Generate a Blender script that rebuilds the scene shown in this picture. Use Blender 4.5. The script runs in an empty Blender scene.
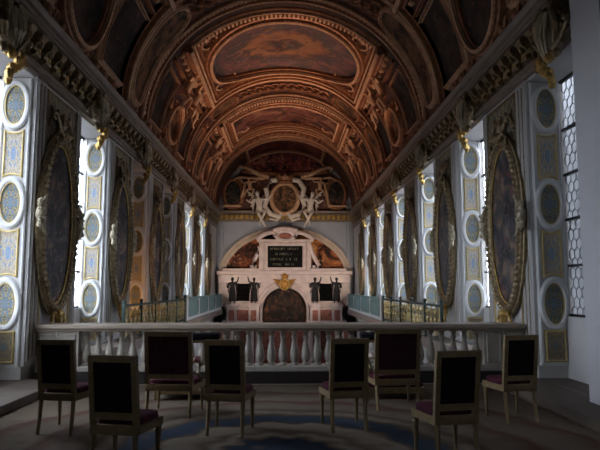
import bpy, bmesh, math, random
from math import sin, cos, pi, radians, sqrt, atan2
from mathutils import Vector, Matrix, Euler
random.seed(7)
SC = bpy.context.scene
COL = SC.collection

# ------------------------------------------------------------------ dimensions (metres)
W = 4.2            # half width of the nave at the wall face
RD = 0.62          # depth of the window recesses
D = 35.6           # far wall
ZS, A, B = 6.1, 4.12, 3.97     # vault springing, half width, rise
Y0, PER, PW = 9.65, 4.1, 2.15   # first pier, bay period, pier width
NB = 6             # piers that carry a picture
EYE = 1.6

# ------------------------------------------------------------------ materials
def new_mat(name):
    m = bpy.data.materials.new(name); m.use_nodes = True
    return m, m.node_tree, m.node_tree.nodes['Principled BSDF']

def mat(name, col, rough=.6, metal=0., var=.15, scale=6., bump=0., spec=.4):
    m, nt, p = new_mat(name)
    p.inputs['Roughness'].default_value = rough
    p.inputs['Metallic'].default_value = metal
    p.inputs['Specular IOR Level'].default_value = spec
    tc = nt.nodes.new('ShaderNodeTexCoord')
    no = nt.nodes.new('ShaderNodeTexNoise'); no.inputs['Scale'].default_value = scale; no.inputs['Detail'].default_value = 4
    nt.links.new(tc.outputs['Object'], no.inputs['Vector'])
    rp = nt.nodes.new('ShaderNodeValToRGB')
    rp.color_ramp.elements[0].position = .3; rp.color_ramp.elements[1].position = .7
    rp.color_ramp.elements[0].color = tuple(c*(1-var) for c in col)+(1,)
    rp.color_ramp.elements[1].color = tuple(min(1, c*(1+var)) for c in col)+(1,)
    nt.links.new(no.outputs['Fac'], rp.inputs['Fac'])
    nt.links.new(rp.outputs['Color'], p.inputs['Base Color'])
    if bump:
        b = nt.nodes.new('ShaderNodeBump'); b.inputs['Strength'].default_value = bump; b.inputs['Distance'].default_value = .03
        nt.links.new(no.outputs['Fac'], b.inputs['Height']); nt.links.new(b.outputs['Normal'], p.inputs['Normal'])
    return m

def ramp_node(nt, stops, interp='LINEAR'):
    rp = nt.nodes.new('ShaderNodeValToRGB'); cr = rp.color_ramp; cr.interpolation = interp
    while len(cr.elements) < len(stops): cr.elements.new(.5)
    for e, (q, c) in zip(cr.elements, stops):
        e.position = q; e.color = tuple(c)+(1,)
    return rp

def painting_mat(name, stops, scale=3., seed=0., blobs=None, rough=.45, dist=1.2):
    """old oil / fresco: swirling dark masses with lit figures"""
    m, nt, p = new_mat(name); L = nt.links
    p.inputs['Roughness'].default_value = rough; p.inputs['Specular IOR Level'].default_value = .12
    uv = nt.nodes.new('ShaderNodeUVMap'); uv.uv_map = 'Metric'
    oi = nt.nodes.new('ShaderNodeObjectInfo')
    ad = nt.nodes.new('ShaderNodeVectorMath'); ad.operation = 'ADD'
    cb = nt.nodes.new('ShaderNodeCombineXYZ'); cb.inputs[2].default_value = seed
    ml = nt.nodes.new('ShaderNodeMath'); ml.operation = 'MULTIPLY'; ml.inputs[1].default_value = 17.
    L.new(oi.outputs['Random'], ml.inputs[0]); L.new(ml.outputs[0], cb.inputs[0])
    L.new(uv.outputs['UV'], ad.inputs[0]); L.new(cb.outputs[0], ad.inputs[1])
    n1 = nt.nodes.new('ShaderNodeTexNoise'); n1.inputs['Scale'].default_value = scale; n1.inputs['Detail'].default_value = 6
    n1.inputs['Distortion'].default_value = dist
    L.new(ad.outputs[0], n1.inputs['Vector'])
    rp = ramp_node(nt, stops); L.new(n1.outputs['Fac'], rp.inputs['Fac'])
    out = rp.outputs['Color']
    if blobs:
        n2 = nt.nodes.new('ShaderNodeTexNoise'); n2.inputs['Scale'].default_value = scale*1.9; n2.inputs['Detail'].default_value = 3
        n2.inputs['Distortion'].default_value = 2.2
        a2 = nt.nodes.new('ShaderNodeVectorMath'); a2.operation = 'ADD'; a2.inputs[1].default_value = (5.3, 2.1, 9+seed)
        L.new(ad.outputs[0], a2.inputs[0]); L.new(a2.outputs[0], n2.inputs['Vector'])
        r2 = ramp_node(nt, [(.55, (0, 0, 0)), (.66, (1, 1, 1))]); L.new(n2.outputs['Fac'], r2.inputs['Fac'])
        n3 = nt.nodes.new('ShaderNodeTexNoise'); n3.inputs['Scale'].default_value = scale*1.3
        a3 = nt.nodes.new('ShaderNodeVectorMath'); a3.operation = 'ADD'; a3.inputs[1].default_value = (1.3, 7.1, 3+seed)
        L.new(ad.outputs[0], a3.inputs[0]); L.new(a3.outputs[0], n3.inputs['Vector'])
        r3 = ramp_node(nt, blobs); L.new(n3.outputs['Fac'], r3.inputs['Fac'])
        mx = nt.nodes.new('ShaderNodeMix'); mx.data_type = 'RGBA'
        L.new(r2.outputs['Color'], mx.inputs['Factor']); L.new(out, mx.inputs[6]); L.new(r3.outputs['Color'], mx.inputs[7])
        out = mx.outputs[2]
    L.new(out, p.inputs['Base Color'])
    return m

def oval_glory_mat(name):
    """central vault fresco: ring of figures on gold cloud with dark sky"""
    m, nt, p = new_mat(name); L = nt.links
    p.inputs['Roughness'].default_value = .5
    uv = nt.nodes.new('ShaderNodeUVMap'); uv.uv_map = 'UVMap'
    mp = nt.nodes.new('ShaderNodeMapping'); mp.inputs['Location'].default_value = (-.5, -.5, 0)
    L.new(uv.outputs['UV'], mp.inputs['Vector'])
    n = nt.nodes.new('ShaderNodeTexNoise'); n.inputs['Scale'].default_value = 9; n.inputs['Detail'].default_value = 5; n.inputs['Distortion'].default_value = 1.
    L.new(uv.outputs['UV'], n.inputs['Vector'])
    ln = nt.nodes.new('ShaderNodeVectorMath'); ln.operation = 'LENGTH'; L.new(mp.outputs[0], ln.inputs[0])
    ma = nt.nodes.new('ShaderNodeMath'); ma.operation = 'MULTIPLY_ADD'; ma.inputs[1].default_value = .34; ma.inputs[2].default_value = -.17
    L.new(n.outputs['Fac'], ma.inputs[0])
    ad = nt.nodes.new('ShaderNodeMath'); ad.operation = 'ADD'; L.new(ln.outputs['Value'], ad.inputs[0]); L.new(ma.outputs[0], ad.inputs[1])
    rp = ramp_node(nt, [(0, (.10, .05, .03)), (.06, (.03, .018, .02)), (.11, (.12, .055, .03)), (.16, (.26, .12, .05)), (.2, (.22, .09, .04)), (.25, (.07, .04, .03)),
                        (.33, (.05, .04, .045)), (.40, (.12, .05, .05)), (.45, (.045, .035, .035))])
    L.new(ad.outputs[0], rp.inputs['Fac'])
    n2 = nt.nodes.new('ShaderNodeTexNoise'); n2.inputs['Scale'].default_value = 13; n2.inputs['Detail'].default_value = 3; n2.inputs['Distortion'].default_value = 1.8
    L.new(uv.outputs['UV'], n2.inputs['Vector'])
    r2 = ramp_node(nt, [(.52, (0, 0, 0)), (.62, (.85, .85, .85))]); L.new(n2.outputs['Fac'], r2.inputs['Fac'])
    n3 = nt.nodes.new('ShaderNodeTexNoise'); n3.inputs['Scale'].default_value = 6; L.new(mp.outputs[0], n3.inputs['Vector'])
    r3 = ramp_node(nt, [(.38, (.05, .06, .10)), (.47, (.22, .12, .08)), (.55, (.17, .05, .05)), (.62, (.07, .06, .07))]); L.new(n3.outputs['Fac'], r3.inputs['Fac'])
    mx = nt.nodes.new('ShaderNodeMix'); mx.data_type = 'RGBA'
    L.new(r2.outputs['Color'], mx.inputs['Factor']); L.new(rp.outputs['Color'], mx.inputs[6]); L.new(r3.outputs['Color'], mx.inputs[7])
    L.new(mx.outputs[2], p.inputs['Base Color'])
    return m

def grotesque_mat(name, ground, c1, c2, scale=1.6, thr=.5):
    """mirror-symmetric arabesques on a plain ground (UV)"""
    m, nt, p = new_mat(name); L = nt.links
    p.inputs['Roughness'].default_value = .5; p.inputs['Specular IOR Level'].default_value = .25
    uv = nt.nodes.new('ShaderNodeUVMap'); uv.uv_map = 'UVMap'
    mp = nt.nodes.new('ShaderNodeMapping'); mp.inputs['Location'].default_value = (-.5, -.5, 0); L.new(uv.outputs['UV'], mp.inputs['Vector'])
    ab = nt.nodes.new('ShaderNodeVectorMath'); ab.operation = 'ABSOLUTE'; L.new(mp.outputs[0], ab.inputs[0])
    w = nt.nodes.new('ShaderNodeTexNoise'); w.inputs['Scale'].default_value = 8*scale; w.inputs['Detail'].default_value = 2; w.inputs['Distortion'].default_value = 1.5
    L.new(ab.outputs[0], w.inputs['Vector'])
    r1 = ramp_node(nt, [(thr-.04, ground), (thr, c1), (thr+.07, c1), (thr+.1, ground)]); L.new(w.outputs['Fac'], r1.inputs['Fac'])
    v = nt.nodes.new('ShaderNodeTexNoise'); v.inputs['Scale'].default_value = 5*scale
    a3 = nt.nodes.new('ShaderNodeVectorMath'); a3.operation = 'ADD'; a3.inputs[1].default_value = (3.3, 1.7, 2); L.new(ab.outputs[0], a3.inputs[0]); L.new(a3.outputs[0], v.inputs['Vector'])
    r2 = ramp_node(nt, [(.55, (0, 0, 0)), (.6, (1, 1, 1))]); L.new(v.outputs['Fac'], r2.inputs['Fac'])
    ln = nt.nodes.new('ShaderNodeVectorMath'); ln.operation = 'LENGTH'; L.new(mp.outputs[0], ln.inputs[0])
    r4 = ramp_node(nt, [(.0, (1, 1, 1)), (.13, (1, 1, 1)), (.17, (0, 0, 0))]); L.new(ln.outputs['Value'], r4.inputs['Fac'])
    mxm = nt.nodes.new('ShaderNodeMix'); mxm.data_type = 'RGBA'; mxm.blend_type = 'LIGHTEN'; mxm.inputs['Factor'].default_value = .8
    L.new(r2.outputs['Color'], mxm.inputs[6]); L.new(r4.outputs['Color'], mxm.inputs[7])
    mx = nt.nodes.new('ShaderNodeMix'); mx.data_type = 'RGBA'; L.new(mxm.outputs[2], mx.inputs['Factor'])
    L.new(r1.outputs['Color'], mx.inputs[6]); mx.inputs[7].default_value = tuple(c2)+(1,)
    L.new(mx.outputs[2], p.inputs['Base Color'])
    return m

def carpet_mat(name, cx, cy):
    m, nt, p = new_mat(name); L = nt.links
    p.inputs['Roughness'].default_value = .95; p.inputs['Specular IOR Level'].default_value = .05
    tc = nt.nodes.new('ShaderNodeTexCoord')
    mp = nt.nodes.new('ShaderNodeMapping'); mp.inputs['Location'].default_value = (-cx, -cy, 0); L.new(tc.outputs['Object'], mp.inputs['Vector'])
    n = nt.nodes.new('ShaderNodeTexNoise'); n.inputs['Scale'].default_value = 2.4; n.inputs['Detail'].default_value = 5; L.new(mp.outputs[0], n.inputs['Vector'])
    sx = nt.nodes.new('ShaderNodeSeparateXYZ'); L.new(mp.outputs[0], sx.inputs[0])
    cb = nt.nodes.new('ShaderNodeCombineXYZ'); L.new(sx.outputs[0], cb.inputs[0]); L.new(sx.outputs[1], cb.inputs[1])
    ln = nt.nodes.new('ShaderNodeVectorMath'); ln.operation = 'LENGTH'; L.new(cb.outputs[0], ln.inputs[0])
    at = nt.nodes.new('ShaderNodeMath'); at.operation = 'ARCTAN2'; L.new(sx.outputs[0], at.inputs[0]); L.new(sx.outputs[1], at.inputs[1])
    mu = nt.nodes.new('ShaderNodeMath'); mu.operation = 'MULTIPLY'; mu.inputs[1].default_value = 12; L.new(at.outputs[0], mu.inputs[0])
    sn = nt.nodes.new('ShaderNodeMath'); sn.operation = 'SINE'; L.new(mu.outputs[0], sn.inputs[0])
    wb = nt.nodes.new('ShaderNodeMath'); wb.operation = 'MULTIPLY'; wb.inputs[1].default_value = .04; L.new(sn.outputs[0], wb.inputs[0])
    nn = nt.nodes.new('ShaderNodeMath'); nn.operation = 'MULTIPLY_ADD'; nn.inputs[1].default_value = .3; nn.inputs[2].default_value = -.15; L.new(n.outputs['Fac'], nn.inputs[0])
    a1 = nt.nodes.new('ShaderNodeMath'); L.new(ln.outputs['Value'], a1.inputs[0]); L.new(wb.outputs[0], a1.inputs[1])
    a2 = nt.nodes.new('ShaderNodeMath'); L.new(a1.outputs[0], a2.inputs[0]); L.new(nn.outputs[0], a2.inputs[1])
    dv = nt.nodes.new('ShaderNodeMath'); dv.operation = 'DIVIDE'; dv.inputs[1].default_value = 4.; L.new(a2.outputs[0], dv.inputs[0])
    bei, brn, blu, red, pal = (.16, .13, .095), (.085, .064, .046), (.035, .048, .068), (.10, .05, .042), (.20, .165, .125)
    rp = ramp_node(nt, [(0, blu), (.13, (.022, .03, .045)), (.145, brn), (.17, pal), (.20, brn), (.24, bei), (.30, pal), (.315, brn),
                        (.33, blu), (.40, (.045, .058, .08)), (.415, brn), (.45, pal), (.49, brn), (.52, bei), (.58, (.15, .12, .09)), (.63, red), (.66, bei),
                        (.75, (.14, .11, .08)), (.80, red), (.83, bei), (1, brn)])
    L.new(dv.outputs[0], rp.inputs['Fac'])
    # red palmettes that break the blue ring at its head
    wv = nt.nodes.new('ShaderNodeTexVoronoi'); wv.inputs['Scale'].default_value = 3.2; L.new(mp.outputs[0], wv.inputs['Vector'])
    r5 = ramp_node(nt, [(.18, (.55, .55, .55)), (.34, (0, 0, 0))]); L.new(wv.outputs['Distance'], r5.inputs['Fac'])
    mx = nt.nodes.new('ShaderNodeMix'); mx.data_type = 'RGBA'; L.new(r5.outputs['Color'], mx.inputs['Factor'])
    L.new(rp.outputs['Color'], mx.inputs[6]); mx.inputs[7].default_value = (.13, .085, .065, 1)
    L.new(mx.outputs[2], p.inputs['Base Color'])
    bp = nt.nodes.new('ShaderNodeBump'); bp.inputs['Strength'].default_value = .3
    nz = nt.nodes.new('ShaderNodeTexNoise'); nz.inputs['Scale'].default_value = 120; L.new(tc.outputs['Object'], nz.inputs['Vector'])
    L.new(nz.outputs['Fac'], bp.inputs['Height']); L.new(bp.outputs['Normal'], p.inputs['Normal'])
    return m

def wood_floor_mat(name):
    m, nt, p = new_mat(name); L = nt.links
    p.inputs['Roughness'].default_value = .55
    tc = nt.nodes.new('ShaderNodeTexCoord')
    br = nt.nodes.new('ShaderNodeTexBrick'); br.inputs['Scale'].default_value = 1.; br.inputs['Brick Width'].default_value = 1.2; br.inputs['Row Height'].default_value = .14
    br.inputs['Color1'].default_value = (.17, .11, .07, 1); br.inputs['Color2'].default_value = (.22, .15, .10, 1); br.inputs['Mortar'].default_value = (.04, .03, .02, 1)
    br.inputs['Mortar Size'].default_value = .006
    L.new(tc.outputs['Object'], br.inputs['Vector']); L.new(br.outputs['Color'], p.inputs['Base Color'])
    return m

def vault_ground_mat(name):
    m, nt, p = new_mat(name); L = nt.links
    p.inputs['Roughness'].default_value = .55; p.inputs['Metallic'].default_value = .15
    tc = nt.nodes.new('ShaderNodeTexCoord')
    n = nt.nodes.new('ShaderNodeTexNoise'); n.inputs['Scale'].default_value = 2.6; n.inputs['Detail'].default_value = 6; n.inputs['Distortion'].default_value = 1.5
    L.new(tc.outputs['Object'], n.inputs['Vector'])
    rp = ramp_node(nt, [(.38, (.035, .016, .013)), (.47, (.13, .042, .026)), (.53, (.04, .018, .015)), (.60, (.22, .10, .045)), (.66, (.06, .026, .02))])
    L.new(n.outputs['Fac'], rp.inputs['Fac']); L.new(rp.outputs['Color'], p.inputs['Base Color'])
    b = nt.nodes.new('ShaderNodeBump'); b.inputs['Strength'].default_value = .9; b.inputs['Distance'].default_value = .08
    L.new(n.outputs['Fac'], b.inputs['Height']); L.new(b.outputs['Normal'], p.inputs['Normal'])
    return m

def glass_mat(name):
    m, nt, p = new_mat(name); L = nt.links
    out = nt.nodes['Material Output']; nt.nodes.remove(p)
    t = nt.nodes.new('ShaderNodeBsdfTransparent'); t.inputs['Color'].default_value = (.86, .89, .93, 1)
    g = nt.nodes.new('ShaderNodeBsdfGlossy'); g.inputs['Roughness'].default_value = .08; g.inputs['Color'].default_value = (.8, .8, .8, 1)
    mx = nt.nodes.new('ShaderNodeMixShader'); mx.inputs[0].default_value = .06
    L.new(t.outputs[0], mx.inputs[1]); L.new(g.outputs[0], mx.inputs[2]); L.new(mx.outputs[0], out.inputs['Surface'])
    return m

M = {}
M['white'] = mat('white_paint', (.62, .62, .60), .45, 0, .06, 3)
M['wallgrey'] = mat('grey_painted_wall', (.50, .49, .47), .6, 0, .06, 2)
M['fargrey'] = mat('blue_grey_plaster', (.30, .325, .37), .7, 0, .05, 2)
M['gold'] = mat('old_gilding', (.50, .33, .10), .38, .65, .35, 14, .4)
M['dullgold'] = mat('brown_gilding', (.24, .18, .10), .45, .5, .4, 16, .5)
M['stripe'] = mat('ochre_gilded_line', (.52, .40, .17), .4, .4, .15, 10)
M['clasp'] = mat('pale_parcel_gilding', (.36, .31, .21), .5, .15, .25, 8)
M['vaultgold'] = mat('red_gold_stucco', (.29, .13, .065), .45, .25, .35, 7, .5)
M['emblem'] = mat('orange_gilding', (.42, .20, .04), .5, .3, .3, 8)
M['archstone'] = mat('beige_arch_stone', (.46, .37, .29), .5, 0, .12, 3)
M['worn'] = mat('worn_gilt_letters', (.16, .15, .10), .6, 0, .3, 8)
M['vaultpale'] = mat('pale_rose_stucco', (.56, .34, .20), .55, .05, .25, 5, .3)
M['vaultshade'] = mat('painted_shade_band', (.035, .02, .017), .6, 0, .3, 5)  # shade colour for the band behind the first rib
M['vault'] = vault_ground_mat('painted_vault_ground')
M['stucco'] = mat('white_stucco', (.62, .55, .48), .6, 0, .12, 5)
M['cornice'] = mat('cornice_stone_paint', (.215, .175, .14), .5, 0, .15, 3)
M['frieze'] = mat('frieze_brown', (.14, .09, .05), .6, .1, .3, 6)
M['marble'] = mat('rose_white_marble', (.60, .49, .45), .35, 0, .14, 2.5)
M['redmarble'] = mat('red_marble', (.30, .11, .075), .3, 0, .35, 5)
M['black'] = mat('black_marble', (.008, .008, .008), .8, 0, .3, 5, 0, .05)
M['bronze'] = mat('dark_bronze', (.022, .02, .02), .55, .2, .3, 8, 0, .3)
M['chairwood'] = mat('dull_gilded_wood', (.22, .155, .075), .5, .2, .2, 14)
M['blackcloth'] = mat('black_chair_cloth', (.012, .010, .012), .9, 0, .3, 30, 0, .1)
M['maroon'] = mat('dark_maroon_damask', (.05, .016, .022), .9, 0, .4, 18, 0, .1)
M['crimson'] = mat('crimson_damask', (.075, .018, .03), .9, 0, .4, 16, 0, .1)
M['tapestry'] = painting_mat('armpad_tapestry', [(.40, (.45, .38, .32)), (.5, (.30, .05, .07)), (.58, (.5, .42, .36))], 4.)
M['balu'] = mat('pale_stone_paint', (.37, .335, .28), .55, 0, .1, 4)
M['rail'] = mat('rail_brown_stone', (.34, .275, .21), .5, 0, .12, 3)
M['plinth'] = mat('dark_plinth_wood', (.014, .010, .009), .6, 0, .3, 4)
M['plainwood'] = mat('grey_brown_step_wood', (.105, .082, .062), .6, 0, .15, 3)
M['floor'] = wood_floor_mat('dark_floorboards')
M['navefloor'] = mat('inlaid_marble_floor', (.26, .16, .12), .35, 0, .4, 1.5)
M['teal'] = mat('teal_painted_panel', (.13, .24, .23), .45, 0, .2, 3)
M['tealdark'] = mat('dark_green_iron', (.035, .06, .05), .5, .2, .3, 10)
M['iron'] = mat('black_iron', (.03, .03, .035), .5, .3, .2, 10)
M['lead'] = mat('lead_came', (.16, .17, .18), .5, .3, .1, 10)
M['glass'] = glass_mat('window_glass')
M['jamb'] = mat('plain_grey_plaster', (.50, .50, .51), .75, 0, .03, 2)
M['shutter'] = mat('brown_shutter', (.20, .15, .10), .6, 0, .1, 3)
M['carpet'] = carpet_mat('savonnerie_carpet', 0., 5.8)
M['oilA'] = painting_mat('dark_oil_painting', [(.36, (.010, .012, .014)), (.47, (.035, .038, .045)), (.56, (.08, .065, .05)), (.66, (.22, .15, .10))], 2.6, 1.,
                         [(.40, (.22, .15, .11)), (.5, (.16, .04, .035)), (.6, (.10, .11, .14))])
M['frescoA'] = painting_mat('dark_vault_fresco', [(.36, (.010, .012, .012)), (.5, (.036, .036, .032)), (.62, (.08, .058, .045))], 2.6, 2.,
                            [(.42, (.17, .10, .065)), (.52, (.10, .03, .03)), (.6, (.05, .055, .075))])
M['frescoB'] = painting_mat('brown_vault_fresco', [(.36, (.02, .016, .014)), (.5, (.11, .06, .035)), (.62, (.22, .12, .06))], 3., 4.,
                            [(.42, (.26, .15, .08)), (.55, (.13, .05, .03))])
M['frescoC'] = painting_mat('umber_vault_fresco', [(.38, (.02, .014, .016)), (.47, (.07, .03, .026)), (.56, (.15, .06, .045)), (.66, (.22, .12, .08))], 3.6, 5.,
                              [(.42, (.28, .15, .10)), (.52, (.20, .05, .045)), (.6, (.05, .05, .07))])
M['frescoRed'] = painting_mat('red_vault_fresco', [(.36, (.03, .016, .018)), (.47, (.12, .035, .03)), (.56, (.24, .05, .04)), (.66, (.33, .15, .09))], 3.2, 6.,
                              [(.42, (.42, .22, .14)), (.52, (.34, .05, .05)), (.6, (.07, .06, .09))])
M['frescoFar'] = painting_mat('golden_lunette_fresco', [(.40, (.025, .012, .008)), (.47, (.15, .04, .02)), (.54, (.40, .13, .035)), (.63, (.75, .38, .11))], 2.4, 8.,
                              [(.42, (.55, .26, .12)), (.52, (.18, .06, .03)), (.6, (.06, .04, .03))])
M['altarpic'] = painting_mat('altar_picture', [(.38, (.012, .009, .008)), (.5, (.03, .02, .015)), (.6, (.09, .035, .02)), (.7, (.18, .08, .04))], 3., 9.,
                             [(.42, (.13, .06, .035)), (.55, (.03, .03, .02))])
M['glory'] = oval_glory_mat('glory_fresco')
M['medal'] = grotesque_mat('blue_gold_medallion_paint', (.11, .125, .115), (.42, .33, .14), (.13, .19, .25), 1.3)
M['grot'] = grotesque_mat('cream_grotesque_paint', (.50, .44, .34), (.30, .25, .17), (.17, .27, .40), 1.5)
M['darkgrot'] = grotesque_mat('dark_grotesque_paint', (.10, .10, .085), (.30, .24, .12), (.16, .17, .16), 1.2)
M['lowgrot'] = grotesque_mat('brown_grotesque_paint', (.17, .14, .10), (.34, .27, .14), (.14, .17, .19), 1.5)

# ------------------------------------------------------------------ mesh helpers
def newbm():
    bm = bmesh.new(); bm.loops.layers.uv.new('UVMap'); bm.loops.layers.uv.new('Metric'); return bm

def box(bm, x0, x1, y0, y1, z0, z1, bev=0.):
    r = bmesh.ops.create_cube(bm, size=1)
    vs = r['verts']
    bmesh.ops.scale(bm, verts=vs, vec=(x1-x0, y1-y0, z1-z0))
    bmesh.ops.translate(bm, verts=vs, vec=((x0+x1)/2, (y0+y1)/2, (z0+z1)/2))
    if bev > 0:
        es = list({e for v in vs for e in v.link_edges})
        bmesh.ops.bevel(bm, geom=es, offset=bev, segments=2, affect='EDGES', profile=.5)
    return vs

def tube(bm, pts, r, seg=6, closed=False, r_end=None):
    pts = [Vector(p) for p in pts]; n = len(pts)
    up = Vector((0, 0, 1)); rings = []
    for i, p in enumerate(pts):
        a = pts[(i-1) % n] if (closed or i > 0) else p
        b = pts[(i+1) % n] if (closed or i < n-1) else p
        t = (b-a).normalized()
        u = up if abs(t.dot(up)) < .95 else Vector((1, 0, 0))
        s = t.cross(u).normalized(); w = s.cross(t)
        if callable(r): rr = r(i/(n-1))
        else: rr = r if r_end is None else r+(r_end-r)*i/(n-1)
        rings.append([bm.verts.new(p+s*cos(2*pi*k/seg)*rr+w*sin(2*pi*k/seg)*rr) for k in range(seg)])
    m = n if closed else n-1
    for i in range(m):
        q, q2 = rings[i], rings[(i+1) % n]
        for k in range(seg):
            bm.faces.new((q[k], q[(k+1) % seg], q2[(k+1) % seg], q2[k]))
    if not closed:
        bm.faces.new(rings[0][::-1]); bm.faces.new(rings[-1])

def lathe(bm, prof, cx=0., cy=0., cz=0., seg=12):
    rings = []
    for r, z in prof:
        rings.append([bm.verts.new((cx+r*cos(2*pi*k/seg), cy+r*sin(2*pi*k/seg), cz+z)) for k in range(seg)])
    for q, q2 in zip(rings, rings[1:]):
        for k in range(seg): bm.faces.new((q[k], q[(k+1) % seg], q2[(k+1) % seg], q2[k]))
    bm.faces.new(rings[0][::-1]); bm.faces.new(rings[-1])

def ball(bm, c, r, seg=8, rings=6, sc=(1, 1, 1), rot=None):
    mt = Matrix.Translation(Vector(c)) @ (rot.to_4x4() if rot else Matrix()) @ Matrix.Diagonal((r*sc[0], r*sc[1], r*sc[2], 1))
    bmesh.ops.create_uvsphere(bm, u_segments=seg, v_segments=rings, radius=1, matrix=mt)

def prism(bm, poly, f, d0, d1):
    """extrude a 2-D polygon: f(a, b, d) -> 3-D"""
    q = [bm.verts.new(f(a, b, d0)) for a, b in poly]; q2 = [bm.verts.new(f(a, b, d1)) for a, b in poly]
    n = len(poly)
    for k in range(n): bm.faces.new((q[k], q[(k+1) % n], q2[(k+1) % n], q2[k]))
    bm.faces.new(q[::-1]); bm.faces.new(q2)

# surfaces: (u, v) -> point, normal into the room
def S_vault(u, v):      # u = depth, v = angle in degrees from the crown
    a = radians(v)
    p = Vector((A*sin(a), u, ZS+B*cos(a)))
    n = Vector((-sin(a)/A, 0, -cos(a)/B)).normalized()
    return p, n
def S_side(s):          # side wall, s=-1 left, +1 right; u = depth, v = height
    return lambda u, v: (Vector((s*W, u, v)), Vector((-s, 0, 0)))
def S_front(y):         # wall facing the viewer
    return lambda u, v: (Vector((u, y, v)), Vector((0, -1, 0)))

def dens(path, step, closed=True):
    out = []; n = len(path)
    for i in range(n if closed else n-1):
        a, b = path[i], path[(i+1) % n]
        L = math.hypot(b[0]-a[0], b[1]-a[1]); k = max(1, int(math.ceil(L/step)))
        for j in range(k): out.append((a[0]+(b[0]-a[0])*j/k, a[1]+(b[1]-a[1])*j/k))
    if not closed: out.append(path[-1])
    return out
def rectp(u0, u1, v0, v1): return [(u0, v0), (u1, v0), (u1, v1), (u0, v1)]
def sup(uc, vc, ru, rv, n=48, e=2.):
    o = []
    for k in range(n):
        t = 2*pi*k/n; c, s = cos(t), sin(t)
        o.append((uc+ru*math.copysign(abs(c)**(2/e), c), vc+rv*math.copysign(abs(s)**(2/e), s)))
    return o

def sweep(bm, S, path, prof, closed=True):
    n = len(path); P = [S(*q) for q in path]; rings = []
    for i in range(n):
        p, N = P[i]
        d1 = (p-P[(i-1) % n][0]) if (closed or i > 0) else None
        d2 = (P[(i+1) % n][0]-p) if (closed or i < n-1) else None
        if d1 is None: d1 = d2
        if d2 is None: d2 = d1
        b1 = d1.normalized().cross(N); b2 = d2.normalized().cross(N)
        b1.normalize(); b2.normalize()
        m = (b1+b2)/max(.35, 1+b1.dot(b2))
        rings.append([bm.verts.new(p+m*b+N*h) for b, h in prof])
    k = len(prof)
    for i in range(n if closed else n-1):
        q, q2 = rings[i], rings[(i+1) % n]
        for j in range(k-1): bm.faces.new((q[j], q[j+1], q2[j+1], q2[j]))
    if not closed:
        bm.faces.new(rings[0]); bm.faces.new(rings[-1][::-1])

def fill(bm, S, path, h, rings=6):
    """a panel that follows the surface, with its own edge thickness and UVs"""
    uvl = bm.loops.layers.uv['UVMap']; uv2 = bm.loops.layers.uv['Metric']
    us = [q[0] for q in path]; vs = [q[1] for q in path]
    u0, u1, v0, v1 = min(us), max(us), min(vs), max(vs); uc, vc = (u0+u1)/2, (v0+v1)/2
    LU = (S(u1, vc)[0]-S(u0, vc)[0]).length; LV = (S(uc, v1)[0]-S(uc, v0)[0]).length; Lm = min(LU, LV)
    info = {}
    def mk(u, v, hh):
        p, N = S(u, v); w = bm.verts.new(p+N*hh); info[w] = ((u-u0)/(u1-u0), (v-v0)/(v1-v0)); return w
    c = mk(uc, vc, h); prev = None; n = len(path); fs = []
    for r in range(1, rings+1):
        f = r/rings
        ring = [mk(uc+(u-uc)*f, vc+(v-vc)*f, h) for u, v in path]
        for k in range(n):
            fs.append(bm.faces.new((c, ring[k], ring[(k+1) % n])) if prev is None else bm.faces.new((prev[k], ring[k], ring[(k+1) % n], prev[(k+1) % n])))
        prev = ring
    low = [mk(u, v, 0) for u, v in path]
    for k in range(n): fs.append(bm.faces.new((prev[k], low[k], low[(k+1) % n], prev[(k+1) % n])))
    for fc in fs:
        for l in fc.loops:
            q = info[l.vert]; l[uvl].uv = q; l[uv2].uv = (q[0]*LU/Lm, q[1]*LV/Lm)

def mould(w, h):        # a rounded picture-frame profile, width w, height h
    return [(-w/2, 0), (-w/2, h*.55), (-w*.3, h*.6), (-w*.22, h), (w*.1, h), (w*.2, h*.7), (w*.36, h*.62), (w/2, h*.3), (w/2, 0)]
def beads(bm, S, path, r, h, gap, closed=True, sc=(1, 1, 1)):
    """a strung row of pearls: one tube whose girth swells at every pearl"""
    n = len(path); P = [S(*q) for q in path]; m = n if closed else n-1
    Ls = [(P[(i+1) % n][0]-P[i][0]).length for i in range(m)]; T = sum(Ls)
    k = max(2, int(round(T/gap))); N4 = k*4; pts = []; i = 0; acc = 0.
    for j in range(N4 if closed else N4+1):
        d = T*j/N4
        while i < m-1 and d > acc+Ls[i]: acc += Ls[i]; i += 1
        a, Na = P[i]; b_, Nb = P[(i+1) % n]; f = min(1, max(0, (d-acc)/max(1e-9, Ls[i])))
        pts.append(a.lerp(b_, f)+Na.lerp(Nb, f).normalized()*h)
    rad = [r*(.4, .88, 1., .88)[j % 4] for j in range(len(pts))]
    nn = len(pts)
    tube(bm, pts, lambda t: rad[min(nn-1, int(round(t*(nn-1))))], 6, closed)

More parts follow.
